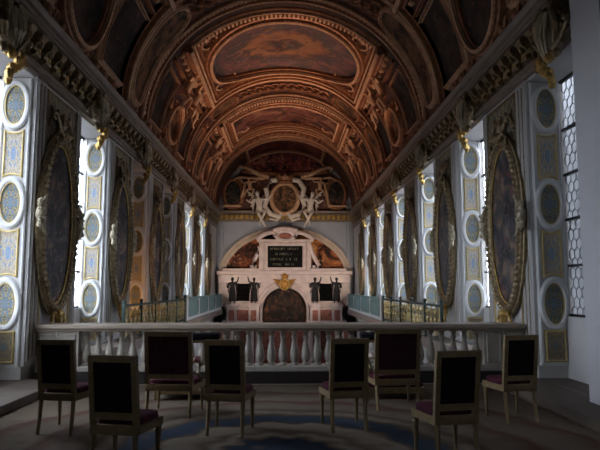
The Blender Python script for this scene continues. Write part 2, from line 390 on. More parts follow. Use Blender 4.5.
def build(name, bm, m, parent=None, smooth=35, local=False):
    """link one mesh object; world-built vertices are moved into the parent's frame"""
    bmesh.ops.recalc_face_normals(bm, faces=bm.faces[:])
    off = Vector((0, 0, 0))
    if parent is not None and not local:
        q = parent
        while q is not None: off += q.location; q = q.parent
        bmesh.ops.translate(bm, verts=bm.verts[:], vec=-off)
    me = bpy.data.meshes.new(name); bm.to_mesh(me); bm.free()
    me.materials.append(m)
    if smooth:
        me.polygons.foreach_set('use_smooth', [True]*len(me.polygons))
        me.set_sharp_from_angle(angle=radians(smooth))
    o = bpy.data.objects.new(name, me); COL.objects.link(o)
    if parent is not None: o.parent = parent
    return o
def tag(o, label, cat, group=None, kind=None):
    o['label'] = label; o['category'] = cat
    if group: o['group'] = group
    if kind: o['kind'] = kind
    return o
def thing(name, label, cat, loc, group=None, rz=0.):
    o = bpy.data.objects.new(name, None); o.empty_display_size = .2; COL.objects.link(o)
    o.location = loc; o.rotation_euler = (0, 0, rz)
    return tag(o, label, cat, group)
def struct(name, bm, m, parent=None, smooth=0):
    o = build(name, bm, m, parent, smooth)
    if parent is None: o['kind'] = 'structure'
    return o
def dup(root, loc=None, rz=None, label=None, group=None):
    r = root.copy(); COL.objects.link(r)
    if loc is not None: r.location = loc
    if rz is not None: r.rotation_euler = (0, 0, rz)
    if label: r['label'] = label
    if group: r['group'] = group
    for ch in list(root.children):
        c = ch.copy(); COL.objects.link(c); c.parent = r
        for g in list(ch.children):
            d = g.copy(); COL.objects.link(d); d.parent = c
    return r
ORD = ['first', 'second', 'third', 'fourth', 'fifth', 'sixth', 'seventh']
SIDE = {-1: 'left', 1: 'right'}

# figures --------------------------------------------------------------
def skin_mesh(pts, edges, rad, sub=1):
    me = bpy.data.meshes.new('skin'); me.from_pydata(pts, edges, []); me.update()
    o = bpy.data.objects.new('skin', me); COL.objects.link(o)
    md = o.modifiers.new('s', 'SKIN'); md.use_smooth_shade = True
    if not me.skin_vertices: 
        with bpy.context.temp_override(object=o): pass
    for v, r in zip(me.skin_vertices[0].data, rad): v.radius = (r, r)
    me.skin_vertices[0].data[0].use_root = True
    s = o.modifiers.new('u', 'SUBSURF'); s.levels = sub; s.render_levels = sub
    dg = bpy.context.evaluated_depsgraph_get(); dg.update()
    out = bpy.data.meshes.new_from_object(o.evaluated_get(dg))
    bpy.data.objects.remove(o); bpy.data.meshes.remove(me)
    return out
# poses: joint positions for a figure 1 unit tall, x across, y towards viewer = negative, z up
def figure_bm(J, wings=False, robe=False):
    """J: dict of joints; returns bmesh of one continuous sculpted body"""
    names = ['pelvis', 'waist', 'chest', 'neck', 'head', 'shl', 'ell', 'wrl', 'hal', 'shr', 'elr', 'wrr', 'har', 'hil', 'knl', 'anl', 'tol', 'hir', 'knr', 'anr', 'tor']
    R = [.075, .066, .082, .03, .045, .036, .028, .02, .018, .036, .028, .02, .018, .056, .042, .026, .02, .056, .042, .026, .02]
    E = [(0, 1), (1, 2), (2, 3), (3, 4), (2, 5), (5, 6), (6, 7), (7, 8), (2, 9), (9, 10), (10, 11), (11, 12), (0, 13), (13, 14), (14, 15), (15, 16), (0, 17), (17, 18), (18, 19), (19, 20)]
    me = skin_mesh([J[n] for n in names], E, R)
    bm = newbm(); bm.from_mesh(me); bpy.data.meshes.remove(me)
    h = Vector(J['head']); d = (h-Vector(J['neck'])).normalized()
    ball(bm, h+d*.03, .062, 10, 8, (.85, 1, 1.15)); ball(bm, h+d*.055+Vector((0, .02, 0)), .062, 8, 6, (.95, .9, .85))
    ball(bm, h+d*.025+Vector((0, -.062, 0)), .013, 6, 4)
    if robe:
        p = Vector(J['pelvis']); w = Vector(J['waist'])
        a = (Vector(J['anl'])+Vector(J['anr']))/2
        for k in range(10):
            t = 2*pi*k/10
            tube(bm, [w+Vector((.06*cos(t), .05*sin(t), 0)), p+Vector((.085*cos(t), .07*sin(t), 0)), a+Vector((.11*cos(t), .085*sin(t), .03))], .026, 5, False, .04)
    if wings:
        c = Vector(J['chest'])+Vector((0, .07, .04))
        for s in (-1, 1):
            for k in range(5):
                t = k/4
                tip = c+Vector((s*(.16+.16*t), .06, .26-.62*(1-t)**1.2))
                tube(bm, [c+Vector((s*.03, .0, 0)), c+Vector((s*(.12+.06*t), .05, .10+.04*t)), tip], .05, 5, False, .02)
    return bm
STAND = dict(pelvis=(0, 0, .52), waist=(0, .0, .62), chest=(0, 0, .73), neck=(0, 0, .83), head=(0, -.01, .89), shl=(-.115, 0, .79), ell=(-.20, -.02, .66), wrl=(-.15, -.13, .62), hal=(-.12, -.17, .63),
             shr=(.115, 0, .79), elr=(.20, .0, .84), wrr=(.23, -.03, .98), har=(.235, -.035, 1.03), hil=(-.06, 0, .48), knl=(-.065, -.03, .28), anl=(-.07, .02, .06), tol=(-.075, -.06, .02),
             hir=(.06, 0, .48), knr=(.07, -.01, .28), anr=(.075, .02, .06), tor=(.09, -.06, .02))
SIT = dict(pelvis=(0, 0, .25), waist=(.01, -.02, .35), chest=(.03, -.04, .47), neck=(.04, -.05, .57), head=(.06, -.07, .63), shl=(-.09, -.03, .53), ell=(-.22, -.05, .52), wrl=(-.31, -.08, .62), hal=(-.34, -.08, .66),
           shr=(.14, -.04, .52), elr=(.24, -.06, .42), wrr=(.32, -.1, .48), har=(.36, -.11, .5), hil=(-.06, -.02, .22), knl=(-.17, -.15, .20), anl=(-.10, -.16, -.03), tol=(-.13, -.22, -.09),
           hir=(.06, -.02, .22), knr=(.13, -.17, .16), anr=(.22, -.16, -.08), tor=(.26, -.22, -.13))
def place_bm(bm, mtx):
    bmesh.ops.transform(bm, matrix=mtx, verts=bm.verts[:]); return bm

# ================================================================== THE SETTING
b = newbm(); box(b, -5.2, 5.2, -2.0, 10.45, -.35, 0); struct('floor', b, M['floor'])
b = newbm(); box(b, -5.2, 5.2, 10.45, D, -4.9, -4.7); struct('floor_nave', b, M['navefloor'])
for s in (-1, 1):
    b = newbm()
    x0, x1 = sorted((s*3.5, s*(W-.001)))
    box(b, x0, x1, 5.0, 9.72, 0, .12, .012)
    x0, x1 = sorted((s*W, s*(W+RD)))
    box(b, x0, x1, 7.78, Y0-.002, 0, .12)
    struct('trim_%d' % (1 if s < 0 else 2), b, M['plainwood'])

def bay(k): return Y0+PER*k            # near face of pier k
win_n = 0
for s in (-1, 1):
    b = newbm()
    xo = s*(W+RD)
    def wb(y0, y1, z0, z1, xa=W, xb=W+RD):
        x0, x1 = sorted((s*xa, s*xb)); box(b, x0, x1, y0, y1, z0, z1)
    for k in range(NB):
        wb(bay(k), bay(k)+PW, -.0, 5.12)
    wb(bay(NB-1)+PW, D+.3, 0, 5.12)
    wb(5.35, 7.46, 0, 5.12)                      # pier just before the first window
    wb(-2, D+.3, 5.12, 6.3)                      # above the windows
    for k in range(NB):                          # dado under each window
        wb(bay(k)-1.95, bay(k), 0, 1.12, W+RD-.14, W+RD)
    wb(10.45, D+.3, -4.7, 0)                     # lower storey of the nave
    if s > 0: wb(-2, 5.35, 0, 5.12)
    else:                                        # unseen window added on the left to light the jamb
        wb(-2, 1.0, 0, 5.12); wb(2.95, 5.35, 0, 5.12); wb(1.0, 2.95, 0, 3.4)
    wl = struct('wall_'+SIDE[s], b, M['wallgrey'])

b = newbm(); box(b, -5.2, 5.2, D, D+.3, -4.7, ZS+B+.2); struct('wall_far', b, M['fargrey'])
b = newbm(); box(b, -5.2, 5.2, -2.2, -2.0, 0, ZS+B+.2); struct('wall_back', b, M['wallgrey'])
b = newbm(); box(b, -5.2, 5.2, 10.3, 10.45, -4.7, -.35); struct('wall_under_tribune', b, M['wallgrey'])
for s in (1,):                                   # plain jamb of the tribune arch
    b = newbm(); x0, x1 = sorted((s*4.0, s*4.74)); box(b, x0, x1, 6.95, 7.68, 0, ZS+2.6)
    struct('wall_jamb_'+SIDE[s], b, M['jamb'])

# vault shell with a real thickness
b = newbm(); ny, na = 76, 48
def vg(off):
    g = []
    for i in range(ny+1):
        y = -2.2+(D+2.5)*i/ny
        row = []
        for j in range(na+1):
            p, n = S_vault(y, -90+180*j/na); row.append(b.verts.new(p-n*off))
        g.append(row)
    return g
g0, g1 = vg(0), vg(.25)
for g in (g0, g1):
    for i in range(ny):
        for j in range(na): b.faces.new((g[i][j], g[i][j+1], g[i+1][j+1], g[i+1][j]))
for i in range(ny):
    for j in (0, na): b.faces.new((g0[i][j], g0[i+1][j], g1[i+1][j], g1[i][j]))
vault = struct('ceiling', b, M['vault'], smooth=60)

# ---- windows
def hexnet(bm, x, y0, y1, z0, z1, cell=.17, r=.006):
    def bar(p, q):
        p, q = Vector(p), Vector(q); t = (q-p).normalized(); nn = Vector((1, 0, 0)); s_ = t.cross(nn)*r; n_ = nn*r
        v = [bm.verts.new(e+o) for e in (p, q) for o in (s_+n_, s_-n_, -s_-n_, -s_+n_)]
        for k in range(4): bm.faces.new((v[k], v[(k+1) % 4], v[4+(k+1) % 4], v[4+k]))
    nx = int(round((y1-y0)/cell)); cy = (y1-y0)/nx; nz = int((z1-z0)/(cell*.9)); cz = (z1-z0)/nz
    for j in range(nz):
        z = z0+j*cz
        for i in range(nx+1):
            o = 0 if j % 2 == 0 else .5
            y = y0+(i+o)*cy
            if y > y1+1e-6: continue
            bar((x, y, z), (x, y, z+cz*.62))
            for d in (-.5, .5):
                yy = y+d*cy
                if y0-1e-6 <= yy <= y1+1e-6: bar((x, y, z+cz*.62), (x, yy, z+cz))
win_proto = {}
def window(s, y1, n, shut=False):
    """window in the recess that ends at depth y1"""
    y0 = y1-1.93; x = s*(W+RD-.05)
    if s not in win_proto:
        b = newbm()
        for yy in (.965,): box(b, -.025, .025, yy-.016, yy+.016, 1.12, 5.12)
        for zz in (1.14, 1.95, 2.72, 3.48, 4.25, 5.1): box(b, -.028, .028, -.02, 1.95, zz-.022, zz+.022)
        r = build('window_1', b, M['iron'], None, 0); r['kind'] = 'structure'
        b = newbm(); hexnet(b, 0, 0, 1.93, 1.14, 5.1); build('leading', b, M['lead'], r, 0, True)
        b = newbm(); box(b, .010, .016, 0, 1.93, 1.12, 5.12); build('window_pane', b, M['glass'], r, 0, True)
        win_proto[s] = r
        o = r
    else:
        o = dup(win_proto[s])
    o.name = 'window_%d' % n; o.location = (x, y0, 0)
    if shut:
        b = newbm()
        for q in (0, .965):
            box(b, x-s*.09-.015, x-s*.09+.015, y0+q+.01, y0+q+.95, 1.15, 5.1, .004)
            for zz in (1.4, 2.7, 3.9): box(b, x-s*.105-.015, x-s*.105+.015, y0+q+.12, y0+q+.84, zz, zz+1.0, .01)
        build('shutter', b, M['shutter'], o, 0)
    return o
n = 1
for s in (-1, 1):
    for k in range(NB):
        window(s, bay(k)-.05, n, shut=(s < 0 and k in (2, 3))); n += 1
window(-1, 2.95, n)  # unseen extra window, added as a light source for the tribune

b = newbm(); box(b, 26., 27., -20, 60, -6, 9); box(b, 25.7, 27., -20, 60, 8.6, 9.1)
for i in range(14):
    for z in (-3, 1.5, 5.4): box(b, 25.85, 26., -14+5.2*i, -12.4+5.2*i, z, z+2.3)
struct('wall_courtyard', b, M['jamb'])
b = newbm(); box(b, 5.45, 9.5, 1.0, 11.7, -6, 12); struct('wall_added_light_block', b, M['jamb'])  # block added outside to dim the first right window and its reveal

# ---- cornice with modillions
prof_c = [(0, 5.16), (.06, 5.18), (.06, 5.24), (.10, 5.27), (.10, 5.32), (.05, 5.34), (.05, 5.76), (.20, 5.80), (.25, 5.80), (.25, 5.85), (.28, 5.86), (.28, 5.91), (.265, 5.915), (.265, 5.94), (.32, 5.96), (.36, 6.03), (.36, 6.06), (.34, 6.065), (.34, 6.09), (.30, 6.12), (0, 6.13)]
def modillion_bm(s):
    b = newbm()
    poly = [(.04, 5.36), (.10, 5.37), (.13, 5.43), (.11, 5.50), (.15, 5.56), (.23, 5.62), (.255, 5.70), (.23, 5.77), (.04, 5.79)]
    prism(b, poly, lambda a, z, d: (s*(W-a), d, z), -.085, .085)
    tube(b, [(s*(W-.12), -.1, 5.42), (s*(W-.12), .1, 5.42)], .05, 8)
    tube(b, [(s*(W-.21), -.1, 5.70), (s*(W-.21), .1, 5.70)], .06, 8)
    ball(b, (s*(W-.19), 0, 5.57), .055, 6, 5, (1, .8, 1.3))
    return b
def rosette_bm(s):
    b = newbm(); ball(b, (s*(W-.07), 0, 5.56), .07, 8, 5, (.5, 1, 1))
    for k in range(6):
        t = k*pi/3; ball(b, (s*(W-.06), .075*cos(t), 5.56+.075*sin(t)), .038, 6, 4, (.6, 1, 1))
    return b
for s in (-1, 1):
    b = newbm()
    ys = [-2, D]
    for p, q in zip(prof_c, prof_c[1:]):
        v = [b.verts.new((s*(W-p[0]), ys[0], p[1])), b.verts.new((s*(W-q[0]), ys[0], q[1])), b.verts.new((s*(W-q[0]), ys[1], q[1])), b.verts.new((s*(W-p[0]), ys[1], p[1]))]
        b.faces.new(v)
    cor = struct('trim_cornice_'+SIDE[s], b, M['cornice'])
    b = newbm(); x0, x1 = sorted((s*(W-.056), s*(W-.04))); box(b, x0, x1, -2, D, 5.35, 5.755); build('frieze', b, M['frieze'], cor, 0)
    m0 = r0 = None; y = 8.1
    while y < D-.2:
        if m0 is None:
            m0 = o = build('modillion', modillion_bm(s), M['dullgold'], cor); 
            r0 = o2 = build('rosette', rosette_bm(s), M['gold'], cor)
        else:
            o = m0.copy(); COL.objects.link(o); o.parent = cor
            o2 = r0.copy(); COL.objects.link(o2); o2.parent = cor
        o.location = (0, y, 0); o2.location = (0, y+.21, 0); y += .42

# ---- gallery walkways along the nave
for s in (-1, 1):
    b = newbm(); x0, x1 = sorted((s*3.62, s*W)); box(b, x0, x1, 10.45, D, .05, .32, .02)
    struct('floor_gallery_'+SIDE[s], b, M['cornice'])

# ================================================================== SIDE WALL FURNISHING
# painted panelling on each window reveal (faces the viewer)
def medallion(S, uc, vc, par, ru=.165, rv=.33):
    b = newbm(); fill(b, S, sup(uc, vc, ru, rv, 36), .012, 4); o = build('oval_medallion', b, M['medal'], par)
    b = newbm(); sweep(b, S, sup(uc, vc, ru+.045, rv+.05, 36), [(-.05, 0), (-.05, .03), (-.02, .055), (.02, .055), (.05, .03), (.05, 0)]); build('medallion_frame', b, M['white'], o)
    b = newbm(); sweep(b, S, sup(uc, vc, ru+.004, rv+.004, 36), [(-.012, 0), (-.008, .04), (.008, .04), (.012, 0)]); build('gilded_line', b, M['stripe'], o)
def ppanel(S, u0, u1, v0, v1, par, m, name='painted_panel', w=.035, con=0.):
    path = rectp(u0, u1, v0, v1)
    if con:                                       # ends scooped around the neighbouring oval
        uc = (u0+u1)/2
        path = [(u0+(u1-u0)*i/8, v0+con*(1-((i/4)-1)**2)) for i in range(9)]+[(u1-(u1-u0)*i/8, v1-con*(1-((i/4)-1)**2)) for i in range(9)]
    else: path = dens(path, .3)
    b = newbm(); fill(b, S, path, .01, 2); o = build(name, b, m, par, 0)
    b = newbm(); sweep(b, S, path, mould(w, .03)); build('panel_frame', b, M['stripe'], o, 0)
    return o
rev_proto = {}
for s in (-1, 1):
    for k in range(NB):
        loc = Vector((s*W, bay(k), .12 if k == 0 else .32))
        lab = 'white painted panelling with ovals on the %s window reveal from the front, %s side' % (ORD[k], SIDE[s])
        if s not in rev_proto:
            t = thing('painted_reveal', lab, 'wall panelling', loc, 'painted panels on the window reveals')
            y = bay(k)-.03; S = S_front(y-.002)
            def X(d): return s*(W+d)
            b = newbm(); x0, x1 = sorted((X(.02), X(RD-.1))); box(b, x0, x1, y, bay(k)-.001, .32, 5.10)
            build('backing_board', b, M['white'], t, 0)
            for d in (.045, RD-.125):
                b = newbm(); tube(b, [(X(d), y-.005, .34), (X(d), y-.005, 5.08)], .022, 6); build('edge_moulding', b, M['white'], t)
            for z in (4.63, 2.98, 1.33): medallion(S, X(.28), z, t)
            for z0, z1 in ((3.42, 4.19), (1.77, 2.54)):
                u0, u1 = sorted((X(.13), X(.43))); ppanel(S, u0, u1, z0, z1, t, M['grot'], con=.04)
            u0, u1 = sorted((X(.12), X(.44))); ppanel(S, u0, u1, .40, .88, t, M['lowgrot'])
            rev_proto[s] = t
        else:
            dup(rev_proto[s], loc + Vector((0, 0, 0 if k == 0 else -.2)), None, lab)
# pier panelling: fluted edge strips, dark grotesque panels, wainscot
pier_proto = {}
def pier(s, k):
    loc = Vector((s*W, bay(k)+PW/2, 0))
    lab = 'grey pier panelling with dark ornament around the %s oval painting, %s wall' % (ORD[k], SIDE[s])
    if s in pier_proto:
        dup(pier_proto[s], loc, None, lab); return
    t = thing('pier_panelling', lab, 'wall panelling', loc, 'panelled piers between the windows')
    S = S_side(s); ya, yb = bay(k), bay(k)+PW
    for q0, q1, nf in ((ya+.0, ya+.42, 3), (yb-.2, yb, 1)):
        b = newbm(); x0, x1 = sorted((s*(W-.04), s*(W+.0))); box(b, x0, x1, q0, q1, .33, 5.14)
        for i in range(nf):
            yy = q0+.06+.14*i; tube(b, [(s*(W-.045), yy, .4), (s*(W-.045), yy, 5.1)], .026, 6)
        o = build('pilaster_strip', b, M['wallgrey'], t)
        for i in range(nf):
            b = newbm(); yy = q0+.13+.14*i; tube(b, [(s*(W-.045), yy, .45), (s*(W-.045), yy, 5.05)], .018, 6); build('gilded_line', b, M['dullgold'], o)
    ym = (ya+yb)/2
    b = newbm(); fill(b, S, dens(rectp(ya+.47, yb-.25, 1.55, 5.08), .4), .015, 3); o = build('ornament_panel', b, M['darkgrot'], t, 0)
    b = newbm(); sweep(b, S, dens(rectp(ya+.47, yb-.25, 1.55, 5.08), .4), mould(.05, .05)); build('panel_frame', b, M['dullgold'], o, 0)
    b = newbm(); fill(b, S, dens(rectp(ya+.52, yb-.30, .5, 1.4), .4), .015, 3); o = build('wainscot_panel', b, M['wallgrey'], t, 0)
    b = newbm(); sweep(b, S, dens(rectp(ya+.52, yb-.30, .5, 1.4), .4), mould(.06, .04)); build('panel_frame', b, M['stripe'], o, 0)
    # carved scroll over the picture
    b = newbm()
    for d in (-1, 1):
        pts = [S(ym+d*(.05+.5*i/10), 4.45+.28*sin(i/10*pi)+.04*i/10)[0]+Vector((-s*.06, 0, 0)) for i in range(11)]
        tube(b, pts, .05, 6, False, .025); ball(b, pts[-1], .06, 6, 5)
        pts = [S(ym+d*(.12+.3*i/8), 4.85-.2*sin(i/8*pi))[0]+Vector((-s*.04, 0, 0)) for i in range(9)]
        tube(b, pts, .035, 6, False, .02)
    ball(b, S(ym, 4.62)[0]+Vector((-s*.07, 0, 0)), .13, 8, 6, (.7, .9, 1.2))
    build('carved_crest', b, M['dullgold'], t)
    pier_proto[s] = t
for s in (-1, 1):
    for k in range(NB): pier(s, k)

# oval paintings
oval_proto = {}
def oval_painting(s, k):
    ym = bay(k)+.98; zc = 2.74; loc = Vector((s*W, ym, zc))
    lab = 'dark oval painting in carved gilded frame, %s from the front on the %s wall' % (ORD[k], SIDE[s])
    if s in oval_proto:
        dup(oval_proto[s], loc, None, lab); return
    t = thing('oval_painting', lab, 'painting', loc, 'oval paintings along the nave')
    def S(u, v): return Vector((s*(W-.06), u, v)), Vector((-s, 0, 0))
    b = newbm(); fill(b, S, sup(ym, zc, .68, 1.42, 56), .03, 5); build('canvas', b, M['oilA'], t)
    b = newbm(); P = sup(ym, zc, .78, 1.54, 56)
    sweep(b, S, P, [(-.11, 0), (-.11, .05), (-.08, .06), (-.06, .10), (.01, .12), (.06, .09), (.08, .05), (.11, .04), (.11, 0)])
    build('picture_frame', b, M['dullgold'], t)
    b = newbm(); beads(b, S, P, .058, .10, .115, True, (.8, 1, 1)); build('laurel_knots', b, M['dullgold'], t)
    b = newbm(); beads(b, S, sup(ym, zc, .67, 1.43, 56), .018, .05, .06); build('pearl_border', b, M['gold'], t)
    for d in (-1, 1):                              # winged clasps at mid height
        b = newbm(); c = S(ym+d*.90, zc+.08)[0]+Vector((-s*.11, 0, 0))
        ball(b, c+Vector((0, d*.02, 0)), .10, 10, 8, (.8, .8, 1.3))
        for e in (-1, 1):
            pts = [c+Vector((-s*.03, d*(.02-.20*q*q), e*(.05+.30*q))) for q in (i/7 for i in range(8))]
            tube(b, pts, .075, 6, False, .02)
            pts = [c+Vector((-s*.02, d*(.03+.07*sin(q*pi)), e*(.06+.20*q))) for q in (i/5 for i in range(6))]
            tube(b, pts, .045, 6, False, .02); ball(b, c+Vector((-s*.03, d*.10, e*.2)), .05, 6, 5)
        build('clasp', b, M['clasp'], t)
    b = newbm(); c = S(ym, zc-1.62)[0]+Vector((-s*.12, 0, 0))        # hanging trophy below
    ball(b, c, .12, 8, 6, (.8, 1.2, .8))
    for d in (-1, 1):
        tube(b, [c+Vector((0, d*.04, 0)), c+Vector((0, d*.22, .02)), c+Vector((0, d*.30, -.12)), c+Vector((0, d*.20, -.26))], .05, 6, False, .02)
    tube(b, [c, c+Vector((0, .02, -.2)), c+Vector((0, 0, -.36))], .07, 6, False, .05); ball(b, c+Vector((0, 0, -.42)), .09, 8, 6, (.8, .9, 1.3))
    build('pendant', b, M['gold'], t)
    b = newbm(); c = S(ym, zc+1.62)[0]+Vector((-s*.12, 0, 0)); ball(b, c, .12, 8, 6, (.8, 1.3, .9))
    for d in (-1, 1): tube(b, [c+Vector((0, d*.1, 0)), c+Vector((0, d*.3, .05)), c+Vector((0, d*.42, -.1)), c+Vector((0, d*.36, -.2))], .055, 6, False, .025)
    build('crest', b, M['dullgold'], t)
    oval_proto[s] = t
for s in (-1, 1):
    for k in range(NB): oval_painting(s, k)

# gilded cartouches hanging over each window
cart_proto = {}
for s in (-1, 1):
    for k in range(NB):
        yc = bay(k)-1.35; loc = Vector((s*W, yc, 5.2))
        lab = 'gilded cartouche under the cornice over the %s window from the front, %s side' % (ORD[k], SIDE[s])
        if s in cart_proto: dup(cart_proto[s], loc, None, lab); continue
        t = thing('gilded_cartouche', lab, 'carved ornament', loc, 'gilded cartouches over the windows')
        def P(dx, dy, z): return Vector((s*(W-dx*1.15), yc+dy*1.0, 5.25+(z-5.33)*1.3))
        b = newbm(); ball(b, P(.20, 0, 5.40), .24, 12, 10, (.6, .75, 1.2)); box(b, *sorted((s*W, s*(W-.16))), yc-.14, yc+.14, 5.18, 5.55)
        for q in range(-2, 3): tube(b, [P(.24, q*.02, 5.12), P(.345-.012*q*q, q*.07, 5.38), P(.28, q*.09, 5.62)], .028, 6, False, .035)
        build('shield', b, M['clasp'], t)
        b = newbm()
        for d in (-1, 1):
            tube(b, [P(.2, d*.12, 5.75), P(.26, d*.30, 5.62), P(.24, d*.34, 5.4), P(.2, d*.22, 5.25), P(.22, d*.30, 5.1)], .07, 7, False, .04)
            tube(b, [P(.2, d*.18, 5.2), P(.22, d*.42, 5.22), P(.18, d*.55, 5.4), P(.12, d*.6, 5.3)], .055, 6, False, .025)
            ball(b, P(.24, d*.32, 5.1), .07, 6, 5); ball(b, P(.2, d*.57, 5.42), .06, 6, 5)
        build('scrollwork', b, M['dullgold'], t)
        b = newbm(); rg = random.Random(3)
        for i in range(16):
            ball(b, P(.16+rg.random()*.14, rg.uniform(-.16, .16), 4.86+.3*rg.random()), .045+.03*rg.random(), 6, 5, (.9, .9, 1.2))
        ball(b, P(.18, 0, 4.84), .06, 6, 5, (1, 1, 1.6))
        build('fruit_swag', b, M['gold'], t)
        cart_proto[s] = t

# gallery railings
for s in (-1, 1):
    t = thing('gilded_grille_railing', 'gilt and dark green ironwork gallery railing along the %s wall' % SIDE[s], 'railing', (s*3.75, 18.2, .32), 'gallery railings')
    x = s*3.75; ya, yb = 13.9, 22.2
    b = newbm(); box(b, x-.03, x+.03, ya, yb, 1.12, 1.18, .01); box(b, x-.025, x+.025, ya, yb, .36, .40); build('rail', b, M['tealdark'], t, 0)
    for q in range(6):
        yy = ya+(yb-ya)*q/5; b = newbm(); box(b, x-.035, x+.035, yy-.035, yy+.035, .32, 1.22, .008); ball(b, (x, yy, 1.25), .05, 8, 6); build('post', b, M['tealdark'], t)
    for q in range(5):
        b = newbm(); y0 = ya+(yb-ya)*q/5; w = (yb-ya)/5
        for i in range(4):
            yy = y0+w*(i+.5)/4
            for d in (-1, 1):
                tube(b, [(x, yy+d*.01, .42), (x, yy+d*.13, .52), (x, yy+d*.15, .66), (x, yy+d*.06, .72), (x, yy+d*.05, .62)], .011, 5, False, .016)
                tube(b, [(x, yy+d*.01, .74), (x, yy+d*.13, .84), (x, yy+d*.15, .98), (x, yy+d*.06, 1.04), (x, yy+d*.05, .94)], .011, 5, False, .016)
            tube(b, [(x, yy, .40), (x, yy, 1.12)], .01, 4); ball(b, (x, yy, .77), .05, 6, 5, (.8, 1, 1.5)); ball(b, (x, yy, 1.06), .03, 6, 5)
        build('scroll_panel', b, M['stripe'], t)
    t = thing('panelled_railing', 'teal painted panel gallery railing beyond the gilt grille, %s side' % SIDE[s], 'railing', (s*3.75, 29, .32), 'gallery railings')
    ya, yb = 22.6, 34.6
    b = newbm(); box(b, x-.06, x+.06, ya, yb, .32, .44, .01); build('base_rail', b, M['white'], t, 0)
    b = newbm(); box(b, x-.05, x+.05, ya, yb, 1.13, 1.2, .01); build('top_rail', b, M['teal'], t, 0)
    b = newbm(); box(b, x-.08, x+.08, ya-.32, ya+.0, .32, 1.24, .015); box(b, x-.1, x+.1, ya-.34, ya+.02, 1.24, 1.3, .01); build('white_post', b, M['white'], t, 0)
    for q in range(4):
        y0 = ya+(yb-ya)*q/4+.08; y1 = ya+(yb-ya)*(q+1)/4-.08
        b = newbm(); box(b, x-.02, x+.02, y0, y1, .44, 1.13); o = build('teal_panel', b, M['teal'], t, 0)
        b = newbm()
        S = lambda u, v: (Vector((x-s*.02, u, v)), Vector((-s, 0, 0)))
        sweep(b, S, dens(rectp(y0+.12, y1-.12, .54, 1.04), 1.), mould(.05, .03)); build('panel_moulding', b, M['teal'], o, 0)
        b = newbm(); box(b, x-.05, x+.05, y1, y1+.16, .44, 1.13); build('post', b, M['white'], t, 0)

# ================================================================== VAULT
def vstrip(bm, y0, y1, a0, a1, h, n=40):
    """raised band that follows the vault between depths y0, y1"""
    prof = [(-(y1-y0)/2, 0), (-(y1-y0)/2, h), ((y1-y0)/2, h), ((y1-y0)/2, 0)]
    ym = (y0+y1)/2
    sweep(bm, S_vault, [(ym, a0+(a1-a0)*i/n) for i in range(n+1)], prof, False)
def vline(bm, pathpts, w, h, step, closed=False):
    sweep(bm, S_vault, dens(pathpts, step, closed), mould(w, h), closed)

def transverse(n, yc, hw, dark_edge=False):
    b = newbm(); vstrip(b, yc-hw, yc+hw, -88, 88, .12, 56)
    r = struct('trim_rib_%d' % n, b, M['vault'], smooth=40)
    b = newbm()
    for e in (-1, 1):
        for q, w, h in ((hw-.10, .20, .26), (hw-.34, .10, .20)):
            sweep(b, S_vault, [(yc+e*q, -88+176*i/60) for i in range(61)], mould(w, h), False)
    build('rib_moulding', b, M['vaultgold'], r)
    for e in (-1, 1):
        for q, h in ((hw-.10, .27), (hw-.34, .21)):
            b = newbm(); sweep(b, S_vault, [(yc+e*q, -88+176*i/60) for i in range(61)], [(-.03, h-.04), (-.028, h+.015), (.028, h+.015), (.03, h-.04)], False); build('gilded_line', b, M['vaultpale'], r)  # pale gilt lines double as painted highlights along the rib mouldings
    b = newbm()
    for e in (-1, 1):
        beads(b, S_vault, [(yc+e*(hw-.22), -86+172*i/60) for i in range(61)], .05, .19, .15, False)
    build('pearl_row', b, M['vaultpale'], r)
    b = newbm()                                   # paired acanthus scrolls and bosses along the band
    skip = ((41, 86),) if n == 1 else ((28, 52), (56, 82))
    a = -85.
    while a <= 85:
        if not any(lo < abs(a) < hi for lo, hi in skip):
            p, N = S_vault(yc, a); ball(b, p+N*.16, .13, 8, 5)
            for e in (-1, 1):
                pts = [S_vault(yc+e*(.16+.28*q/9+.14*sin(q/9*5)), a+2.2*cos(q/9*5)-.6)[0] for q in range(10)]
                pts = [q+N*.16 for q in pts]
                tube(b, pts, .055, 5, False, .03)
        a += 5.
    build('scroll_relief', b, M['vaultgold'], r)
    b = newbm()                                   # dentils on the far face towards the next compartment
    for i in range(75):
        a = -84+168*i/74; p, N = S_vault(yc+hw+.07, a)
        q = Matrix.Translation(p+N*.10) @ Matrix.Rotation(radians(a), 4, 'Y') @ Matrix.Diagonal((.09, .14, .2, 1))
        bmesh.ops.create_cube(b, size=1, matrix=q)
    build('dentil_row', b, M['vaultgold'], r, 0)
    return r
ribs = [(1, 15.05, 1.1), (2, 23.55, 1.2), (3, 30.8, .95)]
for a in ribs: transverse(*a)
# shade behind the first rib, painted on as a dark band
b = newbm(); vstrip(b, 16.2, 16.85, -72, 72, .05, 40); struct('trim_shade_band', b, M['vaultshade'], smooth=40)

